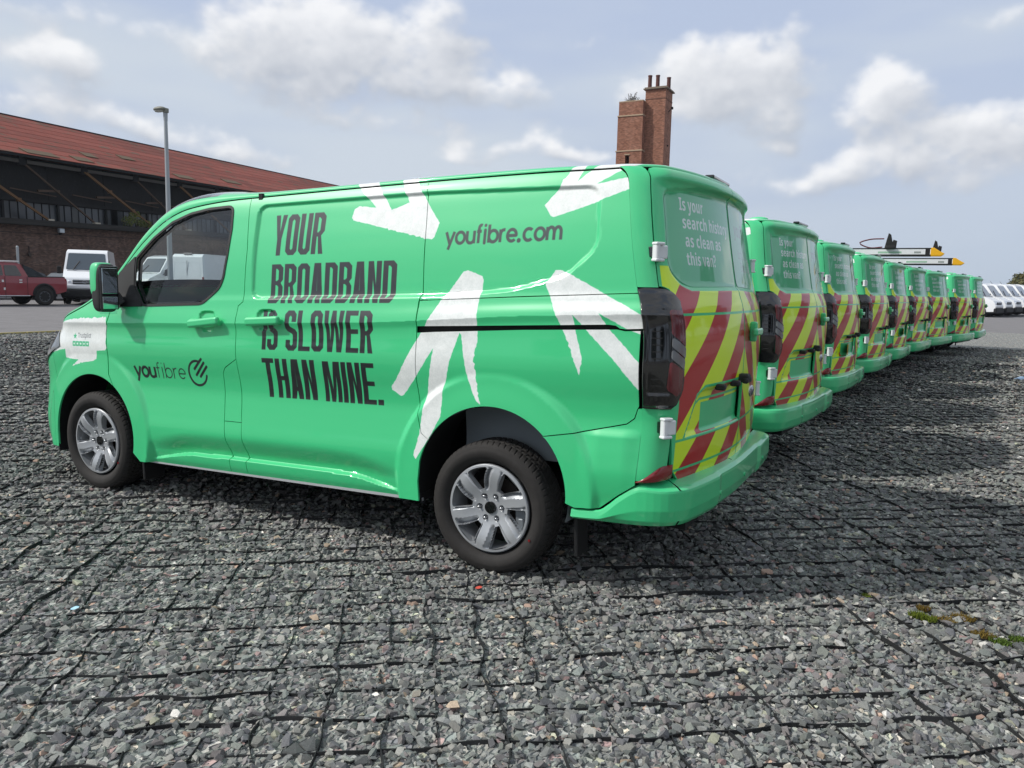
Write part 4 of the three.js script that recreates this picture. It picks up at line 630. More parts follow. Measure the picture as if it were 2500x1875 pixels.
function makeVan(fine, label, opts = {}) {
  const van = thing('van', label, 'van', [0, 0, 0], 0, 'green wrapped vans parked in the row');
  const st = fine ? 0.0125 : 0.04, stT = fine ? 0.0125 : 0.03, lines = { linesB: [1.385, 1.402, 0.435], moreB: fine ? FINE_ROWS : [] };
  const sidePart = (name, poly, extra = {}) => { const g = panel(insetPoly(poly, GAP), onSide, { step: st, uv: sideUV, ...lines, ...extra }); const m = part(name, extra.more ? [g, ...extra.more] : g, M.side, van); part(name, mirrorZ(m.geometry), M.green, van); return m; };
  const tailSheet = (w0, w1, b0, b1, nw, nb) => sheet((w, b) => onTail(w, b), w0, w1, nw, b0, b1, nb, { uv: (w, b) => [0.001, 0.001], flip: true });
  // near-side outlines in (x, b)
  const top = (x0, x1, n) => { const o = []; for (let i = 0; i <= n; i++) { const x = lerp(x0, x1, i / n); o.push([x, edgeB(x) - 0.006]); } return o; };
  const bSeam = [[-1.675, 1.979], [-1.642, 1.68], [-1.647, 1.377], [-1.682, 1.353], [-1.692, 1.263], [-1.697, 1.17], [-1.697, 1.04]];
  const front_door = sidePart('front_door', [...top(-2.84, -1.675, 24).reverse().slice(0, 0), ...bSeam, [-1.80, 0.985], [-1.824, 0.95], [-1.829, 0.80], [-1.825, 0.66], [-1.815, 0.545], [-1.80, 0.43], [-1.80, 0.338], [-2.59, 0.338], ...archArc(ARCH_F, -12, 56, 14).filter(([x, b]) => b > 0.36), [-2.872, 0.90], [-2.877, 1.06], [-2.888, 1.18], [-2.858, 1.262], [-2.84, 1.33], [-2.84, 1.50], ...top(-2.83, -1.69, 26)], { holes: [DOORWIN] });
  const fd2 = van.children[van.children.length - 1];
  sidePart('pillar_panel', [[-1.697, 1.04], [-1.80, 0.985], [-1.824, 0.95], [-1.829, 0.80], [-1.825, 0.66], [-1.681, 0.66], [-1.685, 0.70], [-1.69, 0.867]]);
  sidePart('pillar_foot', [[-1.825, 0.66], [-1.815, 0.545], [-1.80, 0.43], [-1.80, 0.338], [-1.66, 0.338], [-1.662, 0.43], [-1.675, 0.545], [-1.681, 0.66]]);
  const slideSeam = [[-0.429, 1.984], [-0.412, 1.764], [-0.40, 1.413], [-0.41, 1.369], [-0.412, 1.238], [-0.418, 0.97], [-0.402, 0.792], [-0.378, 0.70]];
  const sliding = sidePart('sliding_door', [...bSeam, [-1.69, 0.867], [-1.685, 0.70], [-1.675, 0.545], [-1.662, 0.43], [-1.66, 0.338], [-0.388, 0.338], [-0.396, 0.44], ...archArc(ARCH_R, 165, 147, 4), ...slideSeam.slice().reverse(), ...top(-0.44, -1.665, 16)]);
  const sl2 = van.children[van.children.length - 1];
  const end = (b0, b1, n) => { const o = []; for (let i = 0; i <= n; i++) { const b = lerp(b0, b1, i / n); o.push([sideEnd(b) + GAP, b]); } return o; };
  const corner = tailSheet(0.8885, TAILW, 1.43, 1.971, 12, 40);
  const topEnd = sideEnd(1.969);
  sidePart('quarter_panel', [[-0.40, 1.413], [-0.412, 1.764], [-0.429, 1.984], ...top(-0.42, topEnd, 12), ...end(1.969, 1.408, 24), [0.18, 1.396], [-0.405, 1.38]], { more: [corner] });
  sidePart('rail_cover', [[-0.405, 1.38], [0.18, 1.396], [sideEnd(1.408), 1.408], ...end(1.405, 1.25, 5), [0.70, 1.246], [0.675, 1.249], [0.655, 1.262], [0.62, 1.266], [0.193, 1.258], [-0.41, 1.248]]);
  sidePart('lower_quarter_panel', [[-0.412, 1.218], [-0.31, 1.224], [0.193, 1.2415], [0.66, 1.249], [0.70, 1.242], ...end(1.243, 0.9, 6).map(([x, b]) => [Math.min(x, 0.772), b]), [0.765, 0.89], [0.75, 0.845], [0.715, 0.818], [0.634, 0.799], [0.481, 0.764], [0.318, 0.737], ...archArc(ARCH_R, 46, 147, 26), [-0.378, 0.70], [-0.402, 0.792], [-0.418, 0.97]]);
  const rail = panel([[-0.412, 1.252], [0.193, 1.262], [0.62, 1.27], [0.69, 1.262], [0.69, 1.24], [0.193, 1.236], [-0.412, 1.21]], offsetS(onSide, -0.022), { step: 0.05, lip: 0 });
  part('slide_rail', [rail, mirrorZ(rail)], M.dark, van);
  const low = (x) => x < 0.6 ? 0.408 : bumperTop(x) + 0.004;
  const corner2 = sheet((w, b) => { const p = onTail(w, b), k = sstep(0.70, 0.78, b) * sstep(0.86, 0.80, b) * 0; return p; }, 0.838, TAILW, 8, 0.56, 0.892, 14, { uv: () => [0.001, 0.001], flip: true });
  const cornerS = (x, b) => { const p = onSide(x, b); const ridge = sstep(0.48, 0.60, x) * sstep(0.80, 0.70, x) * (sstep(0.80, 0.752, b)); return [p[0], p[1], p[2] + 0.016 * ridge * sstep(0.4, 0.7, b)]; };
  const cornerG = panel(insetPoly([[0.318, 0.737], [0.481, 0.764], [0.634, 0.799], [0.715, 0.818], [0.75, 0.845], [0.765, 0.892], [sideEnd(0.89), 0.892], ...end(0.88, 0.545, 8), [0.775, 0.545], [0.697, 0.489], [0.602, 0.413], [0.486, 0.408], ...archArc(ARCH_R, -2, 46, 12)], GAP), cornerS, { step: st, uv: sideUV });
  part('corner_panel', [cornerG, corner2], M.green, van); part('corner_panel', [mirrorZ(cornerG), mirrorZ(corner2)], M.green, van);
  // wing and nose
  const wing = panel(insetPoly([[-2.842, 1.33], [-2.862, 1.262], [-2.892, 1.18], [-2.881, 1.06], [-2.876, 0.905], ...archArc(ARCH_F, 57, 184, 30), [-3.475, 0.365], [-3.52, 0.365], [-3.52, 0.60], [-3.52, 1.05], [-3.50, 1.19], ...top(-3.48, -2.85, 22)], GAP), (x, b) => noseSide(x, b), { step: st, uv: sideUV });
  part('front_wing', wing, M.side, van); part('front_wing', mirrorZ(wing), M.green, van);
  const tN = noseT(-3.52);
  const nose = sheet((t, b) => onNoseT(t, b), tN, 1, fine ? 40 : 14, 0.365, 1.0, fine ? 40 : 12, { uv: (t, b) => { const p = onNoseT(t, b); return sideUV(p[0], b); }, flip: true });
  const noseBottom = sheet((t, u) => { const p = onNoseT(t, 0.365); return [lerp(p[0], -3.3, u * 0.5), p[1] - 0.02 * u, p[2] * (1 - 0.2 * u)]; }, tN, 1, 16, 0, 1, 3, { flip: true });
  part('front_bumper', [nose, mirrorZ(nose), noseBottom, mirrorZ(noseBottom)], M.side, van);
  const lampT = sheet((t, u) => { const b0 = lerp(1.0, 1.0, t), p = onNoseT(lerp(tN, 0.9, t), lerp(0.93, 1.075, u)); return p; }, 0, 1, 20, 0, 1, 8, { flip: true });
  const head = sheet((t, u) => { const tt = lerp(-0.14, 0.62, t), hi = lerp(1.19, 1.08, clamp(t * 1.2)), lo = lerp(1.08, 0.92, clamp(t * 1.6)), p = onNoseT(tt, lerp(lo, hi, u)); const q = onNoseT(tt, lerp(lo, hi, u)); return [p[0] - 0.012 * (t > 0.05 ? 1 : 0), p[1], p[2] + 0.006]; }, 0, 1, 20, 0, 1, 8, { flip: true });
  part('nose_band', [lampT, mirrorZ(lampT)], M.green, van);
  const h = part('headlight', head, M.lampGlass, van); part('headlight', mirrorZ(head), M.lampGlass, van);
  const grille = sheet((t, b) => { const p = onNoseT(t, b); return [p[0] - 0.012, p[1], p[2]]; }, 0.62, 1, 10, 0.5, 0.9, 6, { flip: true });
  part('grille', [grille, mirrorZ(grille)], M.gloss, van);
  // upper skin
  const tp = (a0, a1, na, q0, q1, nq) => sheet((x, q) => { const p = onTop(x, q); return p; }, a0, a1, na, q0, q1, nq, { flip: true, uv: (x, q) => { const p = onTop(x, q); return sideUV(x, p[1] - RAKE * x); } });
  const nx = fine ? 120 : 30;
  const roofEnd = 0.884;
  const roof = [tp(-1.98, roofEnd, nx, 0, 1, fine ? 40 : 16)]; part('roof', [roof[0]], M.side, van); part('roof', mirrorZ(roof[0]), M.green, van);
  const gutter = sheet((x, t) => { const p = onTop(x, 0.0); return [p[0], p[1] + 0.002 - 0.014 * t, p[2] - 0.012]; }, -2.84, -0.43, 60, 0, 1, 1); part('roof_gutter', [gutter, mirrorZ(gutter)], M.dark, van);
  const ribs = []; for (const z of [0.25, 0.5]) for (const s of [1, -1]) ribs.push(box(2.2, 0.012, 0.06, -0.6, 2.0, z * s, 0.005)); 
  const pill = tp(-3.05, -1.98, fine ? 60 : 20, 0, 0.16, 6); part('windscreen_pillar', pill, M.side, van); part('windscreen_pillar', mirrorZ(pill), M.green, van);
  const ws = tp(-3.02, -2.06, 40, 0.16, 1, 24); part('windscreen', [ws, mirrorZ(ws)], M.glass, van);
  const head2 = tp(-2.06, -1.98, 6, 0.16, 1, 24), cowl = tp(-3.07, -3.0, 6, 0.16, 1, 24); part('windscreen_surround', [head2, mirrorZ(head2), cowl, mirrorZ(cowl)], M.gloss, van);
  const bon = tp(-3.93, -3.05, fine ? 50 : 16, 0.115, 1, 24); part('bonnet', [bon, mirrorZ(bon)], M.green, van);
  const wt = tp(-3.93, -3.05, fine ? 50 : 16, 0, 0.11, 5); part('wing_top', wt, M.side, van); part('wing_top', mirrorZ(wt), M.green, van);
  // tail doors
  const half = (sgn) => { const w = (a) => a * sgn; const o = [[w(0.0035), 0.537], [w(0.2), 0.533], [w(0.46), 0.528], [w(0.70), 0.534], [w(0.745), 0.545], [w(0.803), 0.605], [w(0.832), 0.75], [w(0.846), 0.85], [w(0.850), 0.887], [w(0.834), 0.906], [w(0.804), 0.98], [w(0.788), 1.06], [w(0.779), 1.2], [w(0.779), 1.312], [w(0.786), 1.363], [w(0.829), 1.417], [w(0.858), 1.43], [w(0.885), 1.434], [w(0.8835), 1.68], [w(0.885), 1.94], [w(0.876), 1.962], [w(0.85), 1.97], [w(0.5), 1.972], [w(0.0035), 1.973]]; return insetPoly(o, 0.002); };
  for (const sgn of [1, -1]) {
    const door = part('rear_door', panel(half(sgn), onTail, { step: stT, uv: tailUV, lip: 0.015, flip: true, moreB: fine ? [1.40, 1.41, 1.42, 1.43, 1.44, 1.45, 1.87, 1.885, 1.895, 1.905, 1.915, 1.925, 1.935, 1.945, 1.955, 1.965, 1.975] : [] }), M.tail, van);
    const gl = glass1.map(([w, b]) => [w * sgn, b]);
    part('rear_window', panel(insetPoly(gl, 0.006), offTail(0.0025), { step: 0.03, lip: 0.0, uv: tailUV, flip: true }), M.tailGlass, door);
    for (const [b, hgt] of [[1.585, 0.075], [0.808, 0.085]]) {
      const p = onTail(0.862 * sgn, b), q = onTail(0.80 * sgn, b), r = onTail(0.915 * sgn, b);
      const d = new THREE.Vector3(q[0] - r[0], 0, q[2] - r[2]).normalize(), yaw = Math.atan2(-d.z, d.x), m = [];
      m.push(box(0.07, hgt * 0.8, 0.022, 0, 0, 0, 0.008), box(0.026, hgt, 0.034, -0.03, 0, 0.004, 0.01), box(0.052, 0.014, 0.036, -0.02, hgt / 2 - 0.002, 0.006, 0.006), box(0.052, 0.014, 0.036, -0.02, -hgt / 2 + 0.002, 0.006, 0.006));
      const g = merge(m); if (sgn < 0) g.scale(1, 1, 1); const hinge = part('hinge', g, M.white, door); hinge.position.set(p[0] + 0.012, p[1], p[2] + 0.018 * sgn); hinge.rotation.y = yaw + (sgn < 0 ? Math.PI : 0); if (sgn < 0) { hinge.rotation.y = yaw + Math.PI; }
      const back = part('hinge_recess', box(0.022, hgt * 0.62, 0.05, 0, 0, 0, 0.004), M.gloss, door); back.position.set(r[0] + 0.006, r[1], r[2] - 0.012 * sgn); back.rotation.y = yaw;
    }
    if (sgn > 0) {
      const cap = onTail(0.42, 0.952), c2 = onTail(0.06, 0.968);
      part('plate_lamp', merge([box(0.05, 0.03, 0.05, cap[0] + 0.02, cap[1], cap[2], 0.01), box(0.05, 0.03, 0.05, onTail(0.2, 0.952)[0] + 0.02, cap[1], 0.2, 0.01)]), M.trim, door);
      part('reversing_camera', merge([box(0.06, 0.045, 0.07, c2[0] + 0.02, c2[1], c2[2], 0.012), box(0.03, 0.03, 0.11, c2[0] + 0.035, c2[1] - 0.012, c2[2] - 0.01, 0.01)]), M.trim, door);
      if (opts.plate) { const a = onTail(0.285, 0.815), q1 = onTail(0.52, 0.815), q2 = onTail(0.03, 0.815); const pl = part('number_plate', box(0.52, 0.111, 0.008), M.plate, door); pl.position.set(a[0] + 0.012, a[1], a[2]); pl.rotation.y = Math.atan2(q2[0] - q1[0], q2[2] - q1[2]) * -1 + Math.PI / 2; pl.rotation.y = Math.PI / 2 - Math.atan2(q1[0] - q2[0], q1[2] - q2[2]); }
    } else {
      const a = onTail(-0.135, 1.205); const grip = part('door_handle', merge([box(0.03, 0.04, 0.16, a[0] + 0.045, a[1], a[2], 0.012), box(0.04, 0.11, 0.035, a[0] + 0.02, a[1], a[2] - 0.01, 0.012)]), M.green, door);
      const e = onTail(-0.30, 0.86), oval = new THREE.CylinderGeometry(0.06, 0.06, 0.012, 40).scale(1, 1, 0.42).rotateZ(Math.PI / 2).rotateX(Math.PI / 2);
      const o1 = new THREE.SphereGeometry(1, 32, 12).scale(0.010, 0.032, 0.072).translate(e[0] + 0.004, e[1], e[2]), o2 = new THREE.SphereGeometry(1, 32, 12).scale(0.012, 0.026, 0.064).translate(e[0] + 0.004, e[1], e[2]);
      part('badge_rim', o1, M.steel, door); part('badge', o2, M.badge, door);
    }
  }
  // tail lamps: a faceted box that stands off the corner
  const lampOut = [[0.984, 1.42], [0.95, 1.428], [0.86, 1.424], [0.832, 1.413], [0.79, 1.36], [0.783, 1.31], [0.783, 1.2], [0.792, 1.06], [0.808, 0.98], [0.838, 0.906], [0.855, 0.889], [0.984, 0.893]];
  const tl = (w, b) => { const p = onTail(Math.min(w, TAILW), b), n = offTail(1)(Math.min(w, TAILW - 0.003), b).map((v, i) => v - onTail(Math.min(w, TAILW - 0.003), b)[i]); const edge = Math.min(sstep(0.785, 0.80, w), sstep(0.985, 0.972, w), sstep(0.89, 0.915, b), sstep(1.425, 1.40, b)); const tri = sstep(1.42, 1.28, b) * sstep(0.89, 0.98, b), vee = 0.010 + 0.022 * edge * (0.55 + 0.45 * tri) - 0.010 * tri * sstep(0.865, 0.878, w) * sstep(0.965, 0.955, w) * sstep(1.35, 1.33, b) * sstep(0.95, 0.97, b); return [p[0] + n[0] * vee, p[1], p[2] + n[2] * vee]; };
  const lampG = panel(lampOut, tl, { step: fine ? 0.006 : 0.03, lip: 0.03, flip: true });
  const seg = (pts, up) => panel(roundPoly(pts, 0.012, 3), offsetS(tl, -up), { step: fine ? 0.006 : 0.03, lip: 0.006, flip: true });
  const lenses = [['red_lens', [[0.792, 1.33], [0.868, 1.335], [0.87, 1.225], [0.80, 1.17], [0.789, 1.19]], M.redLens], ['reverse_lens', [[0.797, 1.165], [0.869, 1.215], [0.87, 1.17], [0.80, 1.118]], M.greyLens], ['turn_lens', [[0.801, 1.112], [0.87, 1.162], [0.871, 1.12], [0.805, 1.068]], M.greyLens], ['red_lens', [[0.806, 1.06], [0.872, 1.11], [0.885, 0.985], [0.845, 0.948], [0.818, 0.975]], M.redLens]];
  for (const f of [1, -1]) { const L = part('tail_light', f > 0 ? lampG : mirrorZ(lampG), M.gloss, van); for (const [n, q, m] of lenses) { const g = seg(q, 0.002); part(n, f > 0 ? g : mirrorZ(g), m, L); } const fins = []; for (let i = 0; i < 10; i++) { const p = tl(0.905, 1.0 + i * 0.03), q = tl(0.945, 1.0 + i * 0.03); fins.push(bar([p[0], p[1], p[2]], [q[0], q[1], q[2]], 0.006, 0.004)); } const g = merge(fins); part('lamp_fin', f > 0 ? g : mirrorZ(g), M.gloss, L); }
  // rear bumper
  const bump = part('rear_bumper', sheet(onBumper, 0, BUMPS, fine ? 260 : 90, 0, 1, fine ? 40 : 22, {}), M.green, van);
  for (const f of [1, -1]) { const G = sheet((u, v) => { const w = lerp(0.985, 0.80, u), hi = lerp(0.556, 0.63, sstep(0, 0.7, u)) , lo = lerp(0.55, 0.553, u) + 0.014 * u; const p = offTail(0.002 + 0.004 * Math.sin(v * Math.PI))(Math.min(w, TAILW - 0.001), lerp(lo, hi, v)); return p; }, 0, 1, 16, 0, 1, 6, { flip: true }); part('reflector', f > 0 ? G : mirrorZ(G), M.red, bump); }
  for (const s of [0.93, 1.4, 1.9]) { const p = onBumper(s, 0.6), q = onBumper(s + 0.01, 0.6), t = new THREE.Vector3(q[0] - p[0], 0, q[2] - p[2]).normalize(), n = new THREE.Vector3(-t.z, 0, t.x); const c = new THREE.CylinderGeometry(0.012, 0.012, 0.01, 20).rotateX(Math.PI / 2); const m = part('parking_sensor', c, M.green, bump); m.position.set(p[0] + n.x * 0.001, p[1], p[2] + n.z * 0.001); m.rotation.y = Math.atan2(n.x, n.z); }
  if (opts.sticker) { const p = onSide(0.735, 0.665), b = part('paper_sticker', box(0.05, 0.13, 0.004), M.white, van); b.position.set(p[0] + 0.02, p[1], p[2] + 0.02); b.rotation.y = 0.45; }
  // window, seals, handles, mirrors
  for (const f of [1, -1]) {
    const door = f > 0 ? front_door : fd2, put = (n, g, m, par = door) => part(n, f > 0 ? g : mirrorZ(g), m, par);
    put('window_pane', panel(insetPoly(DOORWIN, 0.012), offsetS(onSide, -0.012), { step: 0.08, lip: 0 }), M.glass);
    put('window_seal', strip(onSide, insetPoly(DOORWIN, -0.004), 0.015, 0.004, 0.015), M.trim);
    put('window_channel', panel(insetPoly(DOORWIN, 0.012), offsetS(onSide, -0.014), { step: 0.05, lip: 0.02, holes: [insetPoly(DOORWIN, 0.024)] }), M.dark);
    const handle = (x, b, par) => {
      const P = offsetS(onSide, 0.03), a = P(x - 0.13, b - 0.006), c = P(x, b), d = P(x + 0.13, b + 0.004); const g = []; const grip = new RoundedBoxGeometry(0.262, 0.05, 0.034, 6, 0.0165); grip.rotateZ(Math.atan2(d[1] - a[1], d[0] - a[0])); grip.translate(c[0], c[1], c[2] + 0.008); g.push(grip);
      for (const e of [-0.105, 0.105]) g.push(new RoundedBoxGeometry(0.05, 0.034, 0.04, 3, 0.012).translate(c[0] + e, c[1], c[2] - 0.012));
      put('door_handle', merge(g), M.green, par);
      const cup = roundPoly([[x - 0.055, b + 0.012], [x - 0.035, b + 0.048], [x + 0.035, b + 0.048], [x + 0.06, b + 0.012], [x + 0.045, b - 0.05], [x - 0.03, b - 0.05]], 0.012, 4);
    };
    handle(-1.933, 1.250, door); handle(-1.455, 1.262, f > 0 ? sliding : sl2);
    // sail and mirror
    const sail = panel(roundPoly([[-2.835, 1.345], [-2.82, 1.565], [-2.665, 1.672], [-2.655, 1.57], [-2.64, 1.48], [-2.525, 1.35]], 0.012, 3), offsetS(onSide, 0.008), { step: 0.03, lip: 0.014 });
    put('mirror_base', sail, M.trim);
    const body = (r) => { const g = new THREE.SphereGeometry(1, 40, 28), p = g.attributes.position; for (let i = 0; i < p.count; i++) { const v = new THREE.Vector3().fromBufferAttribute(p, i), n = 4.5, l = Math.pow(Math.pow(Math.abs(v.x), n) + Math.pow(Math.abs(v.y), n) + Math.pow(Math.abs(v.z), n), 1 / n); v.divideScalar(l); p.setXYZ(i, v.x, v.y, v.z); } g.computeVertexNormals(); return g; };
    const mg = new THREE.Group(); mg.name = 'door_mirror'; van.add(mg);
    const hx = -2.735, hy = 1.385, hz = 1.075;
    const place = (g) => { g.rotateY(-0.1); g.translate(hx, hy, hz); return f > 0 ? g : mirrorZ(g); };
    const shell = body().scale(0.054, 0.152, 0.066).translate(-0.005, 0.0, 0);
    const cover = body().scale(0.053, 0.11, 0.062).translate(-0.02, 0.05, 0.006);
    part('mirror_housing', place(merge([shell])), M.trim, mg); part('mirror_cover', place(cover), M.green, mg);
    part('mirror_rim', place(box(0.02, 0.275, 0.118, 0.045, 0.002, 0, 0.01)), M.gloss, mg);
    part('mirror_glass', place(box(0.006, 0.16, 0.098, 0.054, 0.045, 0, 0.003)), M.mirror, mg); part('mirror_glass', place(box(0.006, 0.076, 0.098, 0.054, -0.092, 0, 0.003)), M.mirror, mg);
    const arm = merge([bar([hx + 0.0, hy - 0.09, hz - 0.05], [-2.70, 1.33, 0.985], 0.09, 0.07)]); part('mirror_arm', f > 0 ? arm : mirrorZ(arm), M.trim, mg);
    part('mirror_indicator', place(box(0.02, 0.022, 0.11, 0.045, -0.152, 0.01, 0.008)), M.clear, mg);
  }
  // wheels, liners, flaps, floor
  makeWheel(fine, van, 0, 0.335, 0.842, true); makeWheel(false, van, 0, 0.335, -0.842, false); makeWheel(fine, van, -3.1, 0.335, 0.842, true); makeWheel(false, van, -3.1, 0.335, -0.842, false);
  for (const f of [1, -1]) {
    const inner = (A, mat, a0, a1, nm) => { const [cx, cb, R] = A; const g = sheet((a, z) => { const r = R + 0.012 + 0.03 * (1 - z) ; const an = a * Math.PI / 180, x = cx + r * Math.cos(an), b = cb + r * Math.sin(an); return [x, b + RAKE * x, lerp(0.62, 0.965, z)]; }, a0, a1, 26, 0, 1, 6, { flip: true }); part(nm, f > 0 ? g : mirrorZ(g), mat, van); };
    inner(ARCH_R, M.felt, -15, 128, 'arch_liner'); inner(ARCH_R, M.dark, 128, 195, 'arch_liner'); inner(ARCH_F, M.dark, -20, 200, 'arch_liner');
    { const w = panel(roundPoly([[-0.27, 0.44], [-0.27, 0.80], ...archArc(ARCH_R, 118, 2, 14), [0.44, 0.62], [0.3, 0.56], [-0.05, 0.56]], 0), (x, b) => [x, b + RAKE * x, 0.712 + 0.012 * Math.sin(x * 14) * Math.sin(b * 17)], { step: 0.05, lip: 0.02 }); part('arch_liner_wall', f > 0 ? w : mirrorZ(w), M.felt, van); }
    for (const [x, A, w] of [[0.475, 0, 0.15], [-2.615, 0, 0.05]]) { const g = new RoundedBoxGeometry(0.022, x > 0 ? 0.29 : 0.15, x > 0 ? 0.13 : 0.16, 2, 0.008); g.rotateZ(0.05); g.translate(x, x > 0 ? 0.31 : 0.2, 0.86); part('mud_flap', f > 0 ? g : mirrorZ(g), M.black, van); }
    const sill = bar([-2.59, 0.262, 0.925 * f], [-0.40, 0.322, 0.925 * f], 0.02, 0.016); part('sill_trim', sill, M.silver, van);
    const sk = bar([-2.6, 0.275, 0.87 * f], [-0.40, 0.335, 0.87 * f], 0.10, 0.04); part('sill_underside', sk, M.dark, van);
  }
  part('underbody', [box(2.1, 0.1, 1.7, -1.52, 0.34, 0), box(0.5, 0.1, 1.6, 0.72, 0.40, 0), box(0.95, 0.1, 1.1, 0, 0.42, 0), box(0.9, 0.1, 1.1, -3.1, 0.32, 0), box(0.5, 0.1, 1.2, -3.62, 0.24, 0), bar([-0.0, 0.33, -0.7], [0, 0.33, 0.7], 0.1), bar([-3.1, 0.33, -0.7], [-3.1, 0.33, 0.7], 0.09), box(0.04, 0.9, 1.25, -0.5, 0.75, 0), box(0.04, 0.9, 1.25, 0.5, 0.75, 0)], M.dark, van);
  part('bulkhead', box(0.03, 1.65, 1.72, -1.6, 1.13, 0), M.seat, van);
  part('dashboard', [new RoundedBoxGeometry(0.55, 0.5, 1.62, 4, 0.09).translate(-2.88, 1.02, 0), new RoundedBoxGeometry(0.3, 0.14, 0.42, 4, 0.05).translate(-2.68, 1.25, -0.42), new RoundedBoxGeometry(0.7, 0.1, 1.5, 4, 0.04).translate(-3.02, 1.205, 0), new RoundedBoxGeometry(0.06, 0.12, 0.22, 3, 0.02).translate(-2.66, 1.36, -0.02)], M.seat, van);
  part('steering_wheel', new THREE.TorusGeometry(0.19, 0.018, 12, 40).rotateY(Math.PI / 2).rotateZ(0.45).translate(-2.42, 1.2, -0.42), M.seat, van);
  for (const [z, w] of [[0.36, 0.9], [-0.45, 0.5]]) part('seat', [new RoundedBoxGeometry(0.5, 0.16, w, 3, 0.06).translate(-2.02, 0.86, z), new RoundedBoxGeometry(0.16, 0.66, w, 3, 0.06).rotateZ(-0.18).translate(-1.78, 1.2, z), new RoundedBoxGeometry(0.1, 0.2, 0.26, 3, 0.05).rotateZ(-0.15).translate(-1.73, 1.62, z < 0 ? z : z + 0.2)], M.seat, van);
  part('cab_floor', box(1.3, 0.04, 1.7, -2.2, 0.45, 0), M.dark, van);
  if (opts.aerial !== false) part('roof_aerial', [new THREE.SphereGeometry(0.05, 20, 12).scale(1.6, 0.45, 0.9).translate(0.62, 2.035, 0.15), new THREE.SphereGeometry(0.05, 20, 12).scale(1.6, 0.4, 0.9).translate(0.60, 2.04, 0.45)], M.green, van);
  part('stop_lamp', new RoundedBoxGeometry(0.05, 0.02, 0.36, 3, 0.008).translate(0.84, 2.03, 0), M.gloss, van);
  part('roof_mount', box(0.3, 0.05, 0.06, -1.5, 1.995, 0.42, 0.015), M.black, van);
  return van;
}
// the side nose: same surface as onNose, parameterised by x for the wing and by t for the bumper
function noseT(x) { return 0; }
function noseSide(x, b) { if (x > NOSE) return onSide(x, b); const L = NOSE - noseX(b), n = noseN(b), k = clamp((NOSE - x) / L, 0, 0.985), z = sideZ(Math.max(x, -3.62), b) * Math.pow(1 - Math.pow(k, n), 1 / n); return [x, b + RAKE * x, z]; }
function onNoseT(t, b) { const n = noseN(b), L = NOSE - noseX(b), x0 = -3.52, k0 = clamp((NOSE - x0) / L, 0, 0.97), a0 = Math.asin(Math.pow(k0, n / 2)), tN = noseT(-3.52), a = lerp(a0, Math.PI / 2, clamp((t - tN) / (1 - tN), -0.5, 1)); const sx = Math.pow(Math.max(1e-6, Math.sin(a)), 2 / n), cz = Math.pow(Math.max(0, Math.cos(a)), 2 / n), x = NOSE - L * sx; return [x, b + RAKE * x, sideZ(Math.max(x, -3.62), b) * cz]; }
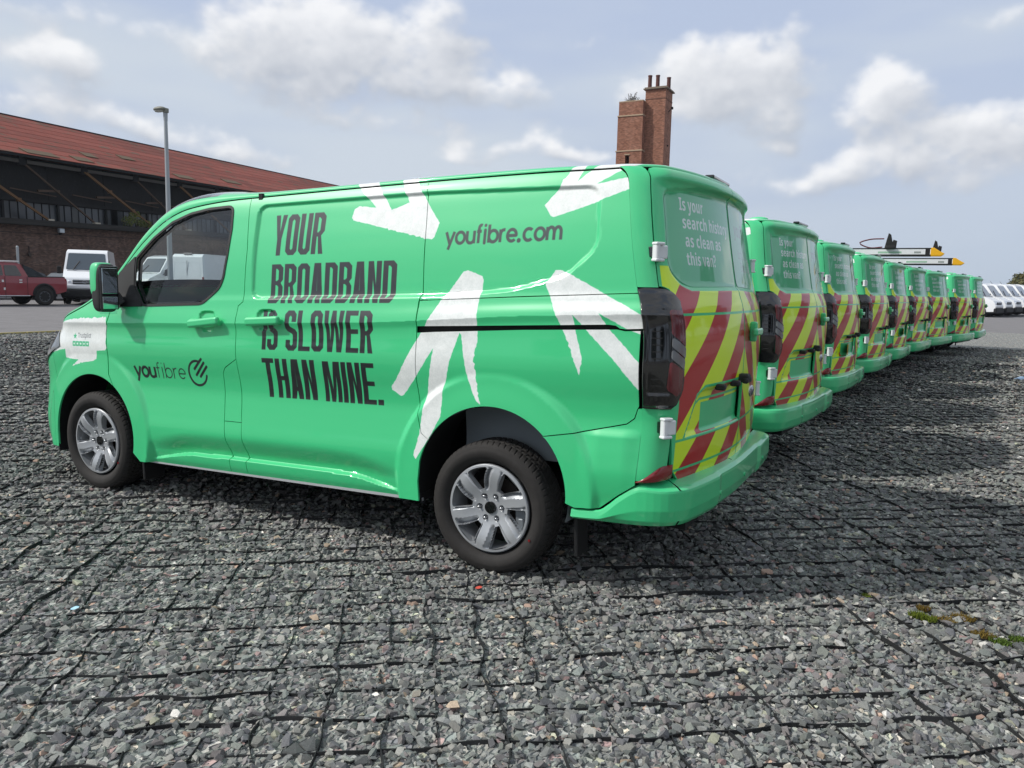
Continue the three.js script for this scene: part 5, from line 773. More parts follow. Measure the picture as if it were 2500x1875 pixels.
// ------------------------------------------------------------------ the row of green vans
{
  const near = makeVan(true, 'nearest green wrapped van with black slogan on its side, whole side in view', {});
  const far = makeVan(false, 'second green van in the row, directly behind the nearest van', { sticker: true, plate: true });
  const names9 = ['third', 'fourth', 'fifth', 'sixth', 'seventh', 'eighth', 'ninth'];
  const spots = [[0.04, -2.87, -4], [0.14, -5.7, -3], [0.34, -8.5, -4], [0.56, -11.25, -3.5], [0.86, -13.75, -7], [1.24, -16.2, -12], [1.80, -18.55, -12], [2.25, -21.0, -7]];
  const tailText = ['third green van from the front of the row, with a yellow number plate', 'fourth green van from the front of the row, its tail lamp half visible', 'fifth green van from the front of the row, carrying the upper ladder', 'sixth green van from the front of the row, carrying the lower ladder', 'seventh green van from the front of the row, just beyond the ladders', 'eighth green van from the front, second last of the row', 'ninth and farthest green van, last of the row before the white vans'];
  const plated = new Set([1, 3, 6]);
  spots.forEach(([x, z, yaw], i) => {
    const v = i ? far.clone() : far;
    if (i) { v.name = numbered('van'); scene.add(v); v.userData = { ...far.userData, label: tailText[i - 1] }; }
    v.position.set(x, 0, z); v.rotation.y = yaw * Math.PI / 180;
    const kill = []; v.traverse((o) => { if (i && ((o.name === 'number_plate' && !plated.has(i)) || (o.name === 'paper_sticker' && i > 3))) kill.push(o); });
    if (!i) v.userData.plateSource = undefined;
    kill.forEach((o) => o.parent.remove(o));
  });
  delete far.userData.plateSource;
  const pl = []; far.traverse((o) => { if (o.name === 'number_plate') pl.push(o); }); pl.forEach((o) => o.parent.remove(o));
  // ladders on two of the vans
  const alu = new THREE.MeshStandardMaterial({ color: 0xdfe2e4, roughness: 0.4, metalness: 0.2 }), dark = M.black, yellow = new THREE.MeshStandardMaterial({ color: 0xe0a80e, roughness: 0.5 });
  const ladder = (label, x, y, z) => {
    const t = thing('ladder', label, 'ladder', [x, y, z], 0, 'ladders on the roofs of the green vans');
    for (const s of [0.19, -0.19]) { part('stile', box(3.0, 0.095, 0.03, -1.5, 0, s, 0.006), alu, t); part('stile_edge', [box(3.0, 0.016, 0.04, -1.5, 0.055, s), box(3.0, 0.016, 0.04, -1.5, -0.055, s)], dark, t); part('end_band', box(0.07, 0.1, 0.034, -0.05, 0, s, 0.004), dark, t); part('end_cap', new THREE.ExtrudeGeometry(new THREE.Shape([[0, -0.055], [0.15, -0.055], [0.19, -0.03], [0.13, 0.0], [0.04, 0.06], [0, 0.06]].map((p) => new THREE.Vector2(...p))), { depth: 0.03, bevelSize: 0.006, bevelThickness: 0.006, bevelSegments: 2 }).translate(0, 0, s - 0.015), yellow, t); }
    for (let i = 0; i < 11; i++) part('rung', box(0.03, 0.03, 0.36, -0.2 - i * 0.26, 0, 0, 0.006), alu, t);
    part('label_print', box(0.36, 0.03, 0.002, -0.62, -0.01, 0.2061), new THREE.MeshStandardMaterial({ color: 0x8fb39c, roughness: 0.5 }), t); part('label_print', box(0.1, 0.03, 0.002, -0.2, -0.01, 0.2061), new THREE.MeshStandardMaterial({ color: 0x8a9290, roughness: 0.5 }), t);
    part('roof_clamp', [box(0.05, 0.16, 0.05, -0.95, -0.12, 0.1), box(0.05, 0.16, 0.05, -0.95, -0.12, -0.1), box(0.06, 0.05, 0.6, -0.95, -0.08, 0)], dark, t);
    return t;
  };
  const bag = (label, x, y, z, s, frame) => {
    const t = thing('ladder_clamp', label, 'ladder clamp', [x, y, z], 0, 'black clamps on top of the ladders');
    part('fin', new THREE.ExtrudeGeometry(new THREE.Shape([[-0.12, 0], [0.2, 0], [0.22, 0.25], [0.14, 0.28], [0.1, 0.2], [0.03, 0.46], [-0.02, 0.5], [-0.06, 0.3]].map((p) => new THREE.Vector2(p[0] * s, p[1] * s))), { depth: 0.05, bevelSize: 0.01, bevelThickness: 0.01, bevelSegments: 2 }), dark, t);
    part('foot', box(0.3 * s, 0.06, 0.2, 0.05 * s, 0.02, 0.02, 0.015), dark, t);
    if (frame) part('strap', tube([[-0.1, 0.03, 0.02], [-0.3, 0.02, 0.02], [-0.46, 0.10, 0.02], [-0.3, 0.16, 0.02], [-0.08, 0.17, 0.02]], 0.012, 6, 20), new THREE.MeshStandardMaterial({ color: 0x5a2026, roughness: 0.7 }), t);
    return t;
  };
  ladder('silver ladder with yellow end caps, the upper one, on the fifth green van', 1.86, 2.19, -10.75);
  ladder('silver ladder with yellow end caps, the lower one, on the sixth green van', 2.24, 2.13, -13.2);
  bag('tall black clamp with a strap standing on the upper ladder', 1.22, 2.24, -10.6, 0.5, true);
  bag('short black clamp beside the yellow cap of the upper ladder', 1.92, 2.20, -11.2, 0.4, false);
}
// ------------------------------------------------------------------ buildings
function brickTexture(n, bw, bh, base, spread, mortar, stain) {   // courses per tile: n / bh
  reseed(n + bw); return noiseTexture(n, (x, y) => { const row = Math.floor(y / bh), off = row % 2 ? bw / 2 : 0, bx = Math.floor((x + off) / bw) % Math.round(n / bw), u = (x + off) % bw, v = y % bh, j = u < 1 || v < 1; const h = hash3(bx, row, 7) - 0.5, k = hash3(x, y, 2) - 0.5, s = stain ? fbm(x / 70, y / 110, 3.5, 4) - 0.5 : 0; if (j) return mortar.map((m) => m + k * 14 + s * 30); return base.map((m, i) => m + h * spread[i] + k * 12 + s * (stain || 0)); });
}
{
  // hangar: brick lower wall with a ledge, a glazed strip, dark cladding, raking struts, rust-red sheet roof
  const A = new THREE.Vector3(-51.05, 5.22, -25.3), L = new THREE.Vector3(-0.2207, 0.0288, -0.9749).normalize(), N = new THREE.Vector3(0.9754, 0, -0.2206), U = new THREE.Vector3().crossVectors(N, L).normalize(); if (U.y < 0) U.negate();
  N.crossVectors(L, U); if (N.x < 0) N.negate();
  const h = thing('hangar', 'long brick hangar with rust red sheet roof and dark strip of windows', 'hangar');
  const basis = new THREE.Matrix4().makeBasis(L, U, N); if (basis.determinant() < 0) basis.makeBasis(L, U, N.clone().negate());
  const flipN = new THREE.Vector3().setFromMatrixColumn(basis, 2).x < 0 ? -1 : 1;
  h.position.copy(A); h.quaternion.setFromRotationMatrix(basis); h.updateMatrix();
  const s0 = -16, s1 = 62, len = s1 - s0, mid = (s0 + s1) / 2, B = (w, hh, d, x, y, z, r) => box(w, hh, d, x, y, z * flipN, r);
  const bt = brickTexture(512, 32, 16, [88, 69, 60], [34, 26, 22], [84, 74, 68], 46); const wallG = B(len, 6.2, 0.4, mid, -3.28, -0.2); { const uv = wallG.attributes.uv, p = wallG.attributes.position; for (let i = 0; i < uv.count; i++) uv.setXY(i, p.getX(i) / 3.6, p.getY(i) / 2.4); }
  part('brick_wall', wallG, new THREE.MeshStandardMaterial({ map: bt, bumpMap: bt, bumpScale: 0.01, roughness: 0.95 }), h);
  const concrete = new THREE.MeshStandardMaterial({ color: 0x4b4843, roughness: 0.95 }), soot = new THREE.MeshStandardMaterial({ color: 0x141416, roughness: 0.9 }), beamM = new THREE.MeshStandardMaterial({ color: 0x55534f, roughness: 0.9 }), frame = new THREE.MeshStandardMaterial({ color: 0x0d0e10, roughness: 0.8 });
  const ledgeT = noiseTexture(256, (x, y) => { const v = 58 + 60 * (fbm(x / 20, y / 14, 1.5, 4) - 0.5); return [v, v * 0.98, v * 0.94]; });
  part('ledge', B(len, 0.38, 0.9, mid, -0.19, 0.1, 0.03), new THREE.MeshStandardMaterial({ map: ledgeT, color: 0xbbbbbb, roughness: 0.95 }), h);
  // cladding boards between the window head and the eave: thin uneven upright boards, weathered
  reseed(5);
  const clad = noiseTexture(512, (x, y) => { const st = vnoise(x / 3.2, y / 34, 0.5) > 0.82 && vnoise(x / 40, y / 70, 2) > 0.5 ? 46 : 0, v = 20 + 14 * (fbm(x / 8, y / 60, 2.5, 3) - 0.5) + st * vnoise(x / 5, y / 9, 1) + 5 * (hash3(x, y, 1) - 0.5); return [v, v, v * 1.05]; }); clad.repeat.set(0.14, 0.4);
  const cladM = new THREE.MeshStandardMaterial({ map: clad, roughness: 0.95 });
  for (let i = 0; i < 15; i++) { const g = B(5.1 - 0.04, 2.9, 0.12, s0 + 2.6 + i * 5.1, 2.62, -0.62 + rr(-0.01, 0.01)); const uv = g.attributes.uv, p = g.attributes.position; for (let k = 0; k < uv.count; k++) uv.setXY(k, p.getX(k), p.getY(k)); part('cladding_panel', g, cladM, h); }
  part('window_head', B(len, 0.2, 0.3, mid, 1.32, -0.55), soot, h); part('window_backing', B(len, 1.4, 0.1, mid, 0.6, -1.6), soot, h);
  const glassM = [0x2c3238, 0x30363b, 0x262c31].map((c) => new THREE.MeshPhysicalMaterial({ color: c, roughness: 0.35, clearcoat: 0.4, clearcoatRoughness: 0.3 })), pale = new THREE.MeshStandardMaterial({ color: 0x4c4f50, roughness: 0.7 });
  for (let i = 0; i < 116; i++) { const s = -14.8 + i * 0.635; if (i === 40) continue; part('window_pane', B(0.60, 1.22, 0.02, s, 0.62, -0.7), rnd() < 0.07 ? pale : glassM[i % 3], h); if (i % 7 === 3) part('window_post', B(0.16, 1.3, 0.2, s + 0.32, 0.62, -0.62), frame, h); else part('glazing_bar', B(0.05, 1.24, 0.06, s + 0.318, 0.62, -0.68), frame, h); }
  // eave beam in bays, struts, brackets
  const rust = new THREE.MeshStandardMaterial({ color: 0x4a3a2e, roughness: 0.9 }), rust2 = new THREE.MeshStandardMaterial({ color: 0x64492f, roughness: 0.9 }), pad = new THREE.MeshStandardMaterial({ color: 0xa59f92, roughness: 0.9 });
  for (let i = -4; i < 12; i++) {
    const s = 1.75 + i * 5.12; part('eave_beam', B(4.6, 0.22, 0.16, s + 2.75, 3.74, 0.12), beamM, h); part('bracket', B(0.5, 0.5, 0.3, s + 0.05, 3.75, 0.1), soot, h);
    const z = (k) => k * flipN, heavy = ((i % 2) + 2) % 2 === 1, w = heavy ? 0.2 : 0.11, strut = heavy ? [bar([s + 0.2, 3.68, z(0.15)], [s + 6.95, -0.0, z(0.3)], w * 0.55, 0.12), bar([s + 0.02, 3.6, z(0.3)], [s + 6.8, -0.02, z(0.42)], w * 0.5, 0.1), box(0.3, 0.24, 0.16, s + 2.4, 2.45, z(0.24)), box(0.3, 0.24, 0.16, s + 4.6, 1.22, z(0.3))] : [bar([s + 0.1, 3.65, z(0.18)], [s + 5.87, 0.02, z(0.3)], w, 0.1)];
    part('strut', strut, heavy ? rust2 : rust, h); part('strut_foot', B(0.5, 0.12, 0.3, s + (heavy ? 6.9 : 5.9), 0.05, 0.35, 0.02), pad, h);
    part('tie_bar', [bar([s + 1.2, 1.95, z(0.1)], [s + 3.0, 2.08, z(0.1)], 0.12, 0.14), bar([s - 0.6, 1.98, z(-0.3)], [s + 3.0, 1.72, z(-0.2)], 0.07)], rust, h);
  }
  // roof: overlapping courses of sheet, each course in lengths
  const sheetT = noiseTexture(512, (x, y) => { const rib = (x % 8) < 4 ? 5 : -5, moss = fbm(x / 90, y / 50, 8.5, 4), st = fbm(x / 14, y / 60, 3.5, 4) - 0.5; const m = moss > 0.62 ? sstep(0.62, 0.68, moss) : 0; return [lerp(128, 96, m) + rib + st * 30, lerp(60, 72, m) + rib * 0.5 + st * 16, lerp(46, 56, m) + rib * 0.4 + st * 13]; }); sheetT.repeat.set(0.16, 0.16);
  const roofMs = [0xffffff, 0xe6dcd6, 0xf4e6df, 0xd8d0c8].map((c) => new THREE.MeshStandardMaterial({ map: sheetT, color: c, roughness: 0.9 }));
  const patch = new THREE.MeshStandardMaterial({ color: 0x5e4f3c, roughness: 0.95 });
  const pitch = Math.atan2(3.85, 8.3), courses = 9, runL = 9.4 / courses;
  for (let c = 0; c < courses; c++) for (let i = 0; i < 12; i++) {
    const w = 6.5, x = s0 + w / 2 + i * w + (c % 2 ? -1.4 : 0.6), g = new THREE.BoxGeometry(w - 0.01, 0.02, runL + 0.12); const uv = g.attributes.uv, p = g.attributes.position; for (let k = 0; k < uv.count; k++) uv.setXY(k, p.getX(k) + i * 3.1 + c * 1.7, p.getZ(k) + c * 2.3);
    const along = (c + 0.5) * runL; g.rotateX((pitch - 0.012) * flipN); g.translate(x, 4.12 + Math.sin(pitch) * along + 0.03, (0.75 - Math.cos(pitch) * along) * flipN); part('roof_sheet', g, roofMs[Math.floor(rnd() * 4)], h);
  }
  for (const [x, c, w] of [[3.2, 0.55, 2.6], [7.0, 0.75, 1.6], [0.4, 2.2, 1.4], [9.0, 2.1, 1.2], [18, 0.7, 2.2], [26, 1.7, 2.4], [14, 3.2, 1.5]]) { const al = c * runL, g = new THREE.BoxGeometry(w, 0.03, 0.8); g.rotateX(pitch * flipN); g.translate(x, 4.12 + Math.sin(pitch) * al + 0.085, (0.75 - Math.cos(pitch) * al) * flipN); part('repair_sheet', g, patch, h); }
  { const under = new THREE.BoxGeometry(len, 0.05, 9.5); under.rotateX(pitch * flipN); under.translate(mid, 4.0 + Math.sin(pitch) * 4.7, (0.7 - Math.cos(pitch) * 4.7) * flipN); part('roof_lining', under, soot, h); part('ridge_cap', B(len, 0.08, 0.3, mid, 4.12 + Math.sin(pitch) * 9.4 + 0.02, 0.75 - Math.cos(pitch) * 9.4), soot, h); part('fascia', B(len, 0.16, 0.1, mid, 4.03, 0.72), soot, h); const back = new THREE.BoxGeometry(len, 0.05, 9.5); back.rotateX(-pitch * flipN); back.translate(mid, 4.12 + Math.sin(pitch) * 4.7, (0.75 - Math.cos(pitch) * 14.1) * flipN); part('roof_back', back, roofMs[1], h); part('end_wall', [B(0.3, 9, 15, s1 - 0.3, -0.6, -8), B(0.3, 9, 15, s0 + 0.3, -0.6, -8)], soot, h); part('back_wall', B(len, 9.5, 0.3, mid, -0.9, -16), soot, h); }
  part('wall_cable', [bar([s0, -0.86, 0.02 * flipN], [s1, -0.95, 0.02 * flipN], 0.03)], frame, h);
  const toWorld = (s, y, z) => new THREE.Vector3(s, y, z * flipN).applyMatrix4(h.matrix);
  const fl = toWorld(4.45, -0.62, 0.25), fx = thing('floodlight', 'grey floodlight fixed to the hangar wall just below the ledge', 'floodlight', fl.toArray(), Math.atan2(N.x, N.z));
  part('lamp_box', box(0.44, 0.3, 0.18, 0, 0, 0.06, 0.03), new THREE.MeshStandardMaterial({ color: 0x8e9397, roughness: 0.5 }), fx); part('lamp_glass', box(0.38, 0.24, 0.02, 0, -0.01, 0.155), new THREE.MeshPhysicalMaterial({ color: 0xaab2b8, roughness: 0.2, clearcoat: 1 }), fx); part('bracket', box(0.1, 0.2, 0.16, 0, -0.2, -0.02), frame, fx);
  const al2 = toWorld(1.9, -2.3, 0.12), bell = thing('wall_alarm', 'small dark fitting on the hangar brick wall above the parked cars', 'wall fitting', al2.toArray(), Math.atan2(N.x, N.z));
  part('cover', new THREE.CylinderGeometry(0.12, 0.12, 0.12, 20).rotateX(Math.PI / 2), new THREE.MeshStandardMaterial({ color: 0x3a322c, roughness: 0.8 }), bell); part('pipe', box(0.04, 0.5, 0.04, 0, 0.3, -0.03), frame, bell);
  // shrub growing on the ledge
  reseed(33);
  const bp = toWorld(11.9, 0.0, 0.25), bush = thing('ledge_shrub', 'yellow green shrub growing on the hangar ledge under a strut', 'shrub', bp.toArray());
  foliage(bush, [[-0.9 * L.x, 0.35, -0.9 * L.z, 0.55], [-0.4 * L.x, 0.65, -0.4 * L.z, 0.6], [0.4 * L.x, 0.35, 0.4 * L.z, 0.45], [1.1 * L.x, 0.3, 1.1 * L.z, 0.4], [-0.1, 1.0, 0, 0.3]], 1500, 0.075, [0x6f7d30, 0x8a8a40, 0x55692a]);
  part('stem', [bar([0, -0.05, 0], [0.1, 0.7, 0.05], 0.04), bar([0, -0.05, 0], [-0.35 * L.x, 0.5, -0.35 * L.z], 0.03), bar([0, -0.05, 0], [0.5 * L.x, 0.4, 0.5 * L.z], 0.03)], new THREE.MeshStandardMaterial({ color: 0x3c3022, roughness: 0.9 }), bush);
}
function foliage(parent, blobs, n, leaf, tones, name = 'foliage') {   // leaf-sized faces spread through clumps, thinner to the outside
  const per = tones.map(() => []);
  for (let i = 0; i < n; i++) {
    const b = blobs[Math.floor(rnd() * blobs.length)], v = new THREE.Vector3(rr(-1, 1), rr(-1, 1), rr(-1, 1)).normalize().multiplyScalar(b[3] * Math.pow(rnd(), 0.45) * (0.75 + 0.45 * fbm(i * 0.13, b[0] * 3 + 1, 0.5, 2))), s = leaf * rr(0.6, 1.3), P = [b[0] + v.x, b[1] + v.y * 0.85, b[2] + v.z];
    const e = new THREE.Euler(rr(-1.2, 1.2), rr(0, 6.3), rr(-1.2, 1.2)), q = (x, y, z) => new THREE.Vector3(x, y, z).applyEuler(e).add(new THREE.Vector3(...P)).toArray();
    const a = q(0, 0, -s), c = q(s * 0.5, s * 0.12, 0), d = q(0, 0, s), f = q(-s * 0.5, s * 0.12, 0); per[Math.floor(rnd() * tones.length)].push(...a, ...c, ...d, ...a, ...d, ...f);
  }
  per.forEach((pos, k) => { const g = new THREE.BufferGeometry(); g.setAttribute('position', new THREE.Float32BufferAttribute(pos, 3)); g.computeVertexNormals(); const m = part(name, g, new THREE.MeshPhysicalMaterial({ color: tones[k], roughness: 0.9, transmission: 0.3, thickness: 0, side: THREE.DoubleSide }), parent); m.userData.kind = 'stuff'; });
}
{
  // brick tower with a taller flue block and three pots
  const t = thing('brick_tower', 'tall red brick tower with a taller flue block and three chimney pots', 'tower', [-21.45, 0, -64.6]); t.scale.set(0.87, 1, 0.87);
  const bt = brickTexture(512, 32, 16, [134, 92, 74], [38, 30, 26], [120, 96, 82], 34), bm = new THREE.MeshStandardMaterial({ map: bt, bumpMap: bt, bumpScale: 0.008, roughness: 0.95 }), stone = new THREE.MeshStandardMaterial({ color: 0xa38f78, roughness: 0.9 }), dark = new THREE.MeshStandardMaterial({ color: 0x0c0c0d, roughness: 0.9 });
  const bricks = (w, hh, d, x, y, z) => { const g = box(w, hh, d, x, y, z), uv = g.attributes.uv, p = g.attributes.position, n = g.attributes.normal; for (let i = 0; i < uv.count; i++) { const side = Math.abs(n.getX(i)) > 0.5 ? p.getZ(i) : p.getX(i); uv.setXY(i, side / 3.6, (Math.abs(n.getY(i)) > 0.5 ? p.getZ(i) : p.getY(i)) / 2.4); } return g; };
  // the whole turns so its broad face looks a little left of the camera
  t.rotation.y = 0.02;
  const X0 = -1.33, D = 3.0;
  // stage widths step in with height; a doorway is left open in the lowest stage
  const faceZ = 1.4, stages = [[2.78, 0, 11.7, 0.05], [2.78, 13.55, 15.15, 0.05], [2.62, 15.2, 17.2, 0.0], [2.6, 17.25, 18.3, -0.02]];
  const w0 = 2.62;
  part('shaft', [bricks(2.72, 9.2, D, X0, 5.9 - 1.3, faceZ - D / 2), bricks(0.98, 4.5, D, X0 - 0.87, 11.45, faceZ - D / 2), bricks(1.30, 4.5, D, X0 + 0.71, 11.45, faceZ - D / 2), bricks(0.44, 3.75 - 1.4 + 1.05, D, X0 - 0.16, 12.0 - 1.1 - 0.5, faceZ - D / 2), bricks(0.44, 0.35, D, X0 - 0.16, 13.53, faceZ - D / 2)], bm, t);
  part('doorway_back', box(0.46, 1.4, 0.05, X0 - 0.16, 12.7, faceZ - 0.9), dark, t); part('lintel', box(0.56, 0.09, 0.16, X0 - 0.16, 13.42, faceZ, 0.01), stone, t);
  part('middle_stage', bricks(2.64, 3.0, D - 0.06, X0, 15.22, faceZ - D / 2 - 0.02), bm, t); part('top_stage', bricks(2.54, 1.15, D - 0.14, X0 + 0.01, 17.4, faceZ - D / 2 - 0.05), bm, t);
  part('string_course', box(2.86, 0.12, D + 0.12, X0, 13.75, faceZ - D / 2, 0.02), stone, t); part('string_course', box(2.72, 0.12, D + 0.04, X0, 16.78, faceZ - D / 2, 0.02), stone, t); part('coping', box(2.58, 0.1, D - 0.1, X0 + 0.01, 18.02, faceZ - D / 2 - 0.05, 0.02), stone, t);
  part('flue_block', bricks(2.1, 19.0, 2.4, 1.0, 9.5, -1.0 + 0.4), bm, t); part('flue_band', box(2.16, 0.1, 2.46, 1.0, 18.2, -0.6, 0.02), new THREE.MeshStandardMaterial({ color: 0x6b4c3f, roughness: 0.95 }), t);
  part('flue_cap', [box(2.5, 0.1, 2.8, 1.0, 19.05, -0.6, 0.02), box(2.3, 0.1, 2.6, 1.0, 19.15, -0.6, 0.02)], new THREE.MeshStandardMaterial({ color: 0x75695c, roughness: 0.95 }), t);
  const pot = new THREE.LatheGeometry([[0.0, 0], [0.24, 0], [0.2, 0.1], [0.19, 1.25], [0.22, 1.27], [0.22, 1.38], [0.15, 1.38], [0.14, 0.4]].map((p) => new THREE.Vector2(p[0], p[1] * 0.8)), 24), potM = new THREE.MeshStandardMaterial({ color: 0x54302a, roughness: 0.85 });
  for (const [x, z] of [[0.2, 0.1], [0.95, -0.1], [1.75, -1.3]]) { const p = part('chimney_pot', pot, potM, t); p.position.set(x, 19.2, z); }
  part('camera_bracket', [bar([2.05, 17.2, -0.6], [2.35, 17.45, -0.6], 0.06), box(0.2, 0.22, 0.16, 2.42, 17.5, -0.6, 0.03), box(0.12, 0.12, 0.12, 2.12, 14.3, -0.6)], dark, t);
  reseed(71);
  const sh = thing('tower_shrub', 'dark bare shrub growing on top of the brick tower', 'shrub', [-23.0, 18.05, -64.5]);
  foliage(sh, [[-0.35, 0.15, 0, 0.3], [0.25, 0.3, 0, 0.42], [0.6, 0.25, 0.1, 0.35], [0.1, 0.15, 0.2, 0.3]], 260, 0.06, [0x4c4a34, 0x3b402a]);
  const tw = []; for (let i = 0; i < 26; i++) { const a = rr(-1.1, 1.1); tw.push(bar([rr(-0.3, 0.5), 0, rr(-0.1, 0.2)], [rr(-0.3, 0.5) + 0.5 * Math.sin(a), rr(0.4, 0.95), rr(-0.1, 0.3)], 0.022)); } part('twig', tw, new THREE.MeshStandardMaterial({ color: 0x40362c, roughness: 0.9 }), sh);
  // lamp post
  const post = thing('lamp_post', 'tall galvanised lamp post with one flat grey lantern beside the hangar', 'lamp post', [-28.9, 0.2, -20.3]);
  const steel = new THREE.MeshStandardMaterial({ color: 0x9aa0a4, roughness: 0.5, metalness: 0.4 });
  part('pole', new THREE.CylinderGeometry(0.075, 0.13, 8.7, 20).translate(0, 4.35, 0), steel, post); part('collar', new THREE.CylinderGeometry(0.1, 0.085, 0.4, 16).translate(0, 8.55, 0), steel, post);
  const lan = new THREE.SphereGeometry(1, 24, 14).scale(0.36, 0.11, 0.18).translate(-0.2, 8.84, 0.14); part('lantern', [lan, box(0.2, 0.2, 0.2, 0.05, 8.78, 0.02, 0.03)], new THREE.MeshStandardMaterial({ color: 0x77786f, roughness: 0.6 }), post); part('lantern_glass', new THREE.SphereGeometry(1, 20, 10).scale(0.28, 0.06, 0.13).translate(-0.22, 8.76, 0.14), new THREE.MeshPhysicalMaterial({ color: 0xa7a79a, roughness: 0.3, clearcoat: 0.6 }), post);
  lone('steel_post', merge([new THREE.CylinderGeometry(0.07, 0.07, 2.8, 16).translate(0, 1.4, 0), new THREE.SphereGeometry(0.07, 16, 8).translate(0, 2.8, 0)]), steel, 'short grey steel post standing behind the red pickup', 'post').position.set(-42.6, 0.3, -21.4);
}
// ------------------------------------------------------------------ parked vehicles
const V = { white: new THREE.MeshPhysicalMaterial({ color: 0xe2e5e8, roughness: 0.4, clearcoat: 0.9, clearcoatRoughness: 0.05 }), red: new THREE.MeshPhysicalMaterial({ color: 0x7d1022, roughness: 0.4, clearcoat: 1, clearcoatRoughness: 0.04 }), charcoal: new THREE.MeshPhysicalMaterial({ color: 0x14161a, roughness: 0.35, clearcoat: 1, clearcoatRoughness: 0.04 }), grey: new THREE.MeshPhysicalMaterial({ color: 0x2b2f35, roughness: 0.35, clearcoat: 1, clearcoatRoughness: 0.04 }), pane: new THREE.MeshPhysicalMaterial({ color: 0x15191d, roughness: 0.06, clearcoat: 1, clearcoatRoughness: 0.02 }), screen: new THREE.MeshPhysicalMaterial({ color: 0x3b4650, roughness: 0.06, clearcoat: 1, clearcoatRoughness: 0.02 }), plastic: new THREE.MeshStandardMaterial({ color: 0x0e0f11, roughness: 0.7 }), lamp: new THREE.MeshPhysicalMaterial({ color: 0x4a5058, roughness: 0.1, clearcoat: 1 }), lampWhite: new THREE.MeshPhysicalMaterial({ color: 0xdfe6ee, roughness: 0.15, clearcoat: 1 }), chrome: new THREE.MeshStandardMaterial({ color: 0xb9bcc0, roughness: 0.2, metalness: 1 }), tail: M.red, sticker: new THREE.MeshStandardMaterial({ color: 0xd6d6d6, roughness: 0.8 }) };
// body from side outlines: half-width varies with height; x forward, y up, z to the left side
function bodyShell(outline, halfW, seg = 10) {   // outline: closed [x, y] polygon; halfW(x, y) -> half width
  const ring = roundPoly(outline, 0.08, 4), n = ring.length, cx = ring.reduce((s, p) => s + p[0], 0) / n, cy = ring.reduce((s, p) => s + p[1], 0) / n, sides = [];
  for (const f of [1, -1]) sides.push(panel(ring, (x, y) => [x, y, halfW(x, y) * f], { step: 0.12, lip: 0, flip: f < 0 }));
  const pos = [], idx = []; for (let i = 0; i <= n; i++) { const p = ring[i % n], w = halfW(p[0], p[1]); for (let k = 0; k <= seg; k++) pos.push(p[0], p[1], lerp(w, -w, k / seg)); }
  const q = seg + 1; for (let i = 0; i < n; i++) for (let k = 0; k < seg; k++) { const v = i * q + k, w = v + q; idx.push(v, v + 1, w + 1, v, w + 1, w); }
  let g = new THREE.BufferGeometry(); g.setAttribute('position', new THREE.Float32BufferAttribute(pos, 3)); g.setIndex(idx); g.computeVertexNormals();
  const area = ring.reduce((s, p, i) => { const r = ring[(i + 1) % n]; return s + p[0] * r[1] - r[0] * p[1]; }, 0); if (area < 0) { } 
  const p0 = new THREE.Vector3().fromBufferAttribute(g.attributes.position, 0), n0 = new THREE.Vector3().fromBufferAttribute(g.attributes.normal, Math.floor(seg / 2)); if (n0.x * (ring[0][0] - cx) + n0.y * (ring[0][1] - cy) < 0) { for (let i = 0; i < idx.length; i += 3) { const t = idx[i]; idx[i] = idx[i + 1]; idx[i + 1] = t; } g.setIndex(idx); g.computeVertexNormals(); }
  return merge([...sides, g]);
}
function simpleWheel(parent, x, y, z, r, f, rimMat, spokes = 6) {
  const w = new THREE.Group(); w.name = 'wheel'; parent.add(w); w.position.set(x, y, z); if (f < 0) w.rotation.y = Math.PI;
  part('tyre', new THREE.LatheGeometry([[r * 0.6, -0.1], [r * 0.8, -0.12], [r * 0.97, -0.1], [r, -0.06], [r, 0.06], [r * 0.97, 0.1], [r * 0.8, 0.12], [r * 0.62, 0.1], [r * 0.6, 0.06]].map((p) => new THREE.Vector2(...p)), 40).rotateX(Math.PI / 2), M.rubber, w);
  const g = [new THREE.TorusGeometry(r * 0.59, 0.022, 8, 36).translate(0, 0, 0.08), new THREE.CylinderGeometry(0.07, 0.08, 0.05, 20).rotateX(Math.PI / 2).translate(0, 0, 0.06)]; for (let k = 0; k < spokes; k++) { const a = k * 2 * Math.PI / spokes; g.push(bar([0.05 * Math.cos(a), 0.05 * Math.sin(a), 0.06], [r * 0.58 * Math.cos(a), r * 0.58 * Math.sin(a), 0.075], 0.055, 0.03)); } part('rim', g, rimMat, w); part('hub_shadow', new THREE.CylinderGeometry(r * 0.6, r * 0.6, 0.02, 36).rotateX(Math.PI / 2).translate(0, 0, -0.02), V.plastic, w);
}
function plane4(pts, push = 0.012, r = 0.05) {   // glass or trim on a flat quad given by corners in space, rounded, slightly proud
  const [a, b, c, d] = pts.map((p) => new THREE.Vector3(...p)), n = b.clone().sub(a).cross(d.clone().sub(a)).normalize(); const S = (u, v) => { const p = a.clone().lerp(b, u), q = d.clone().lerp(c, u); return p.lerp(q, v).addScaledVector(n, push).toArray(); };
  return panel(roundPoly([[0, 0], [1, 0], [1, 1], [0, 1]], r, 4), S, { step: 0.25, lip: push + 0.01 });
}
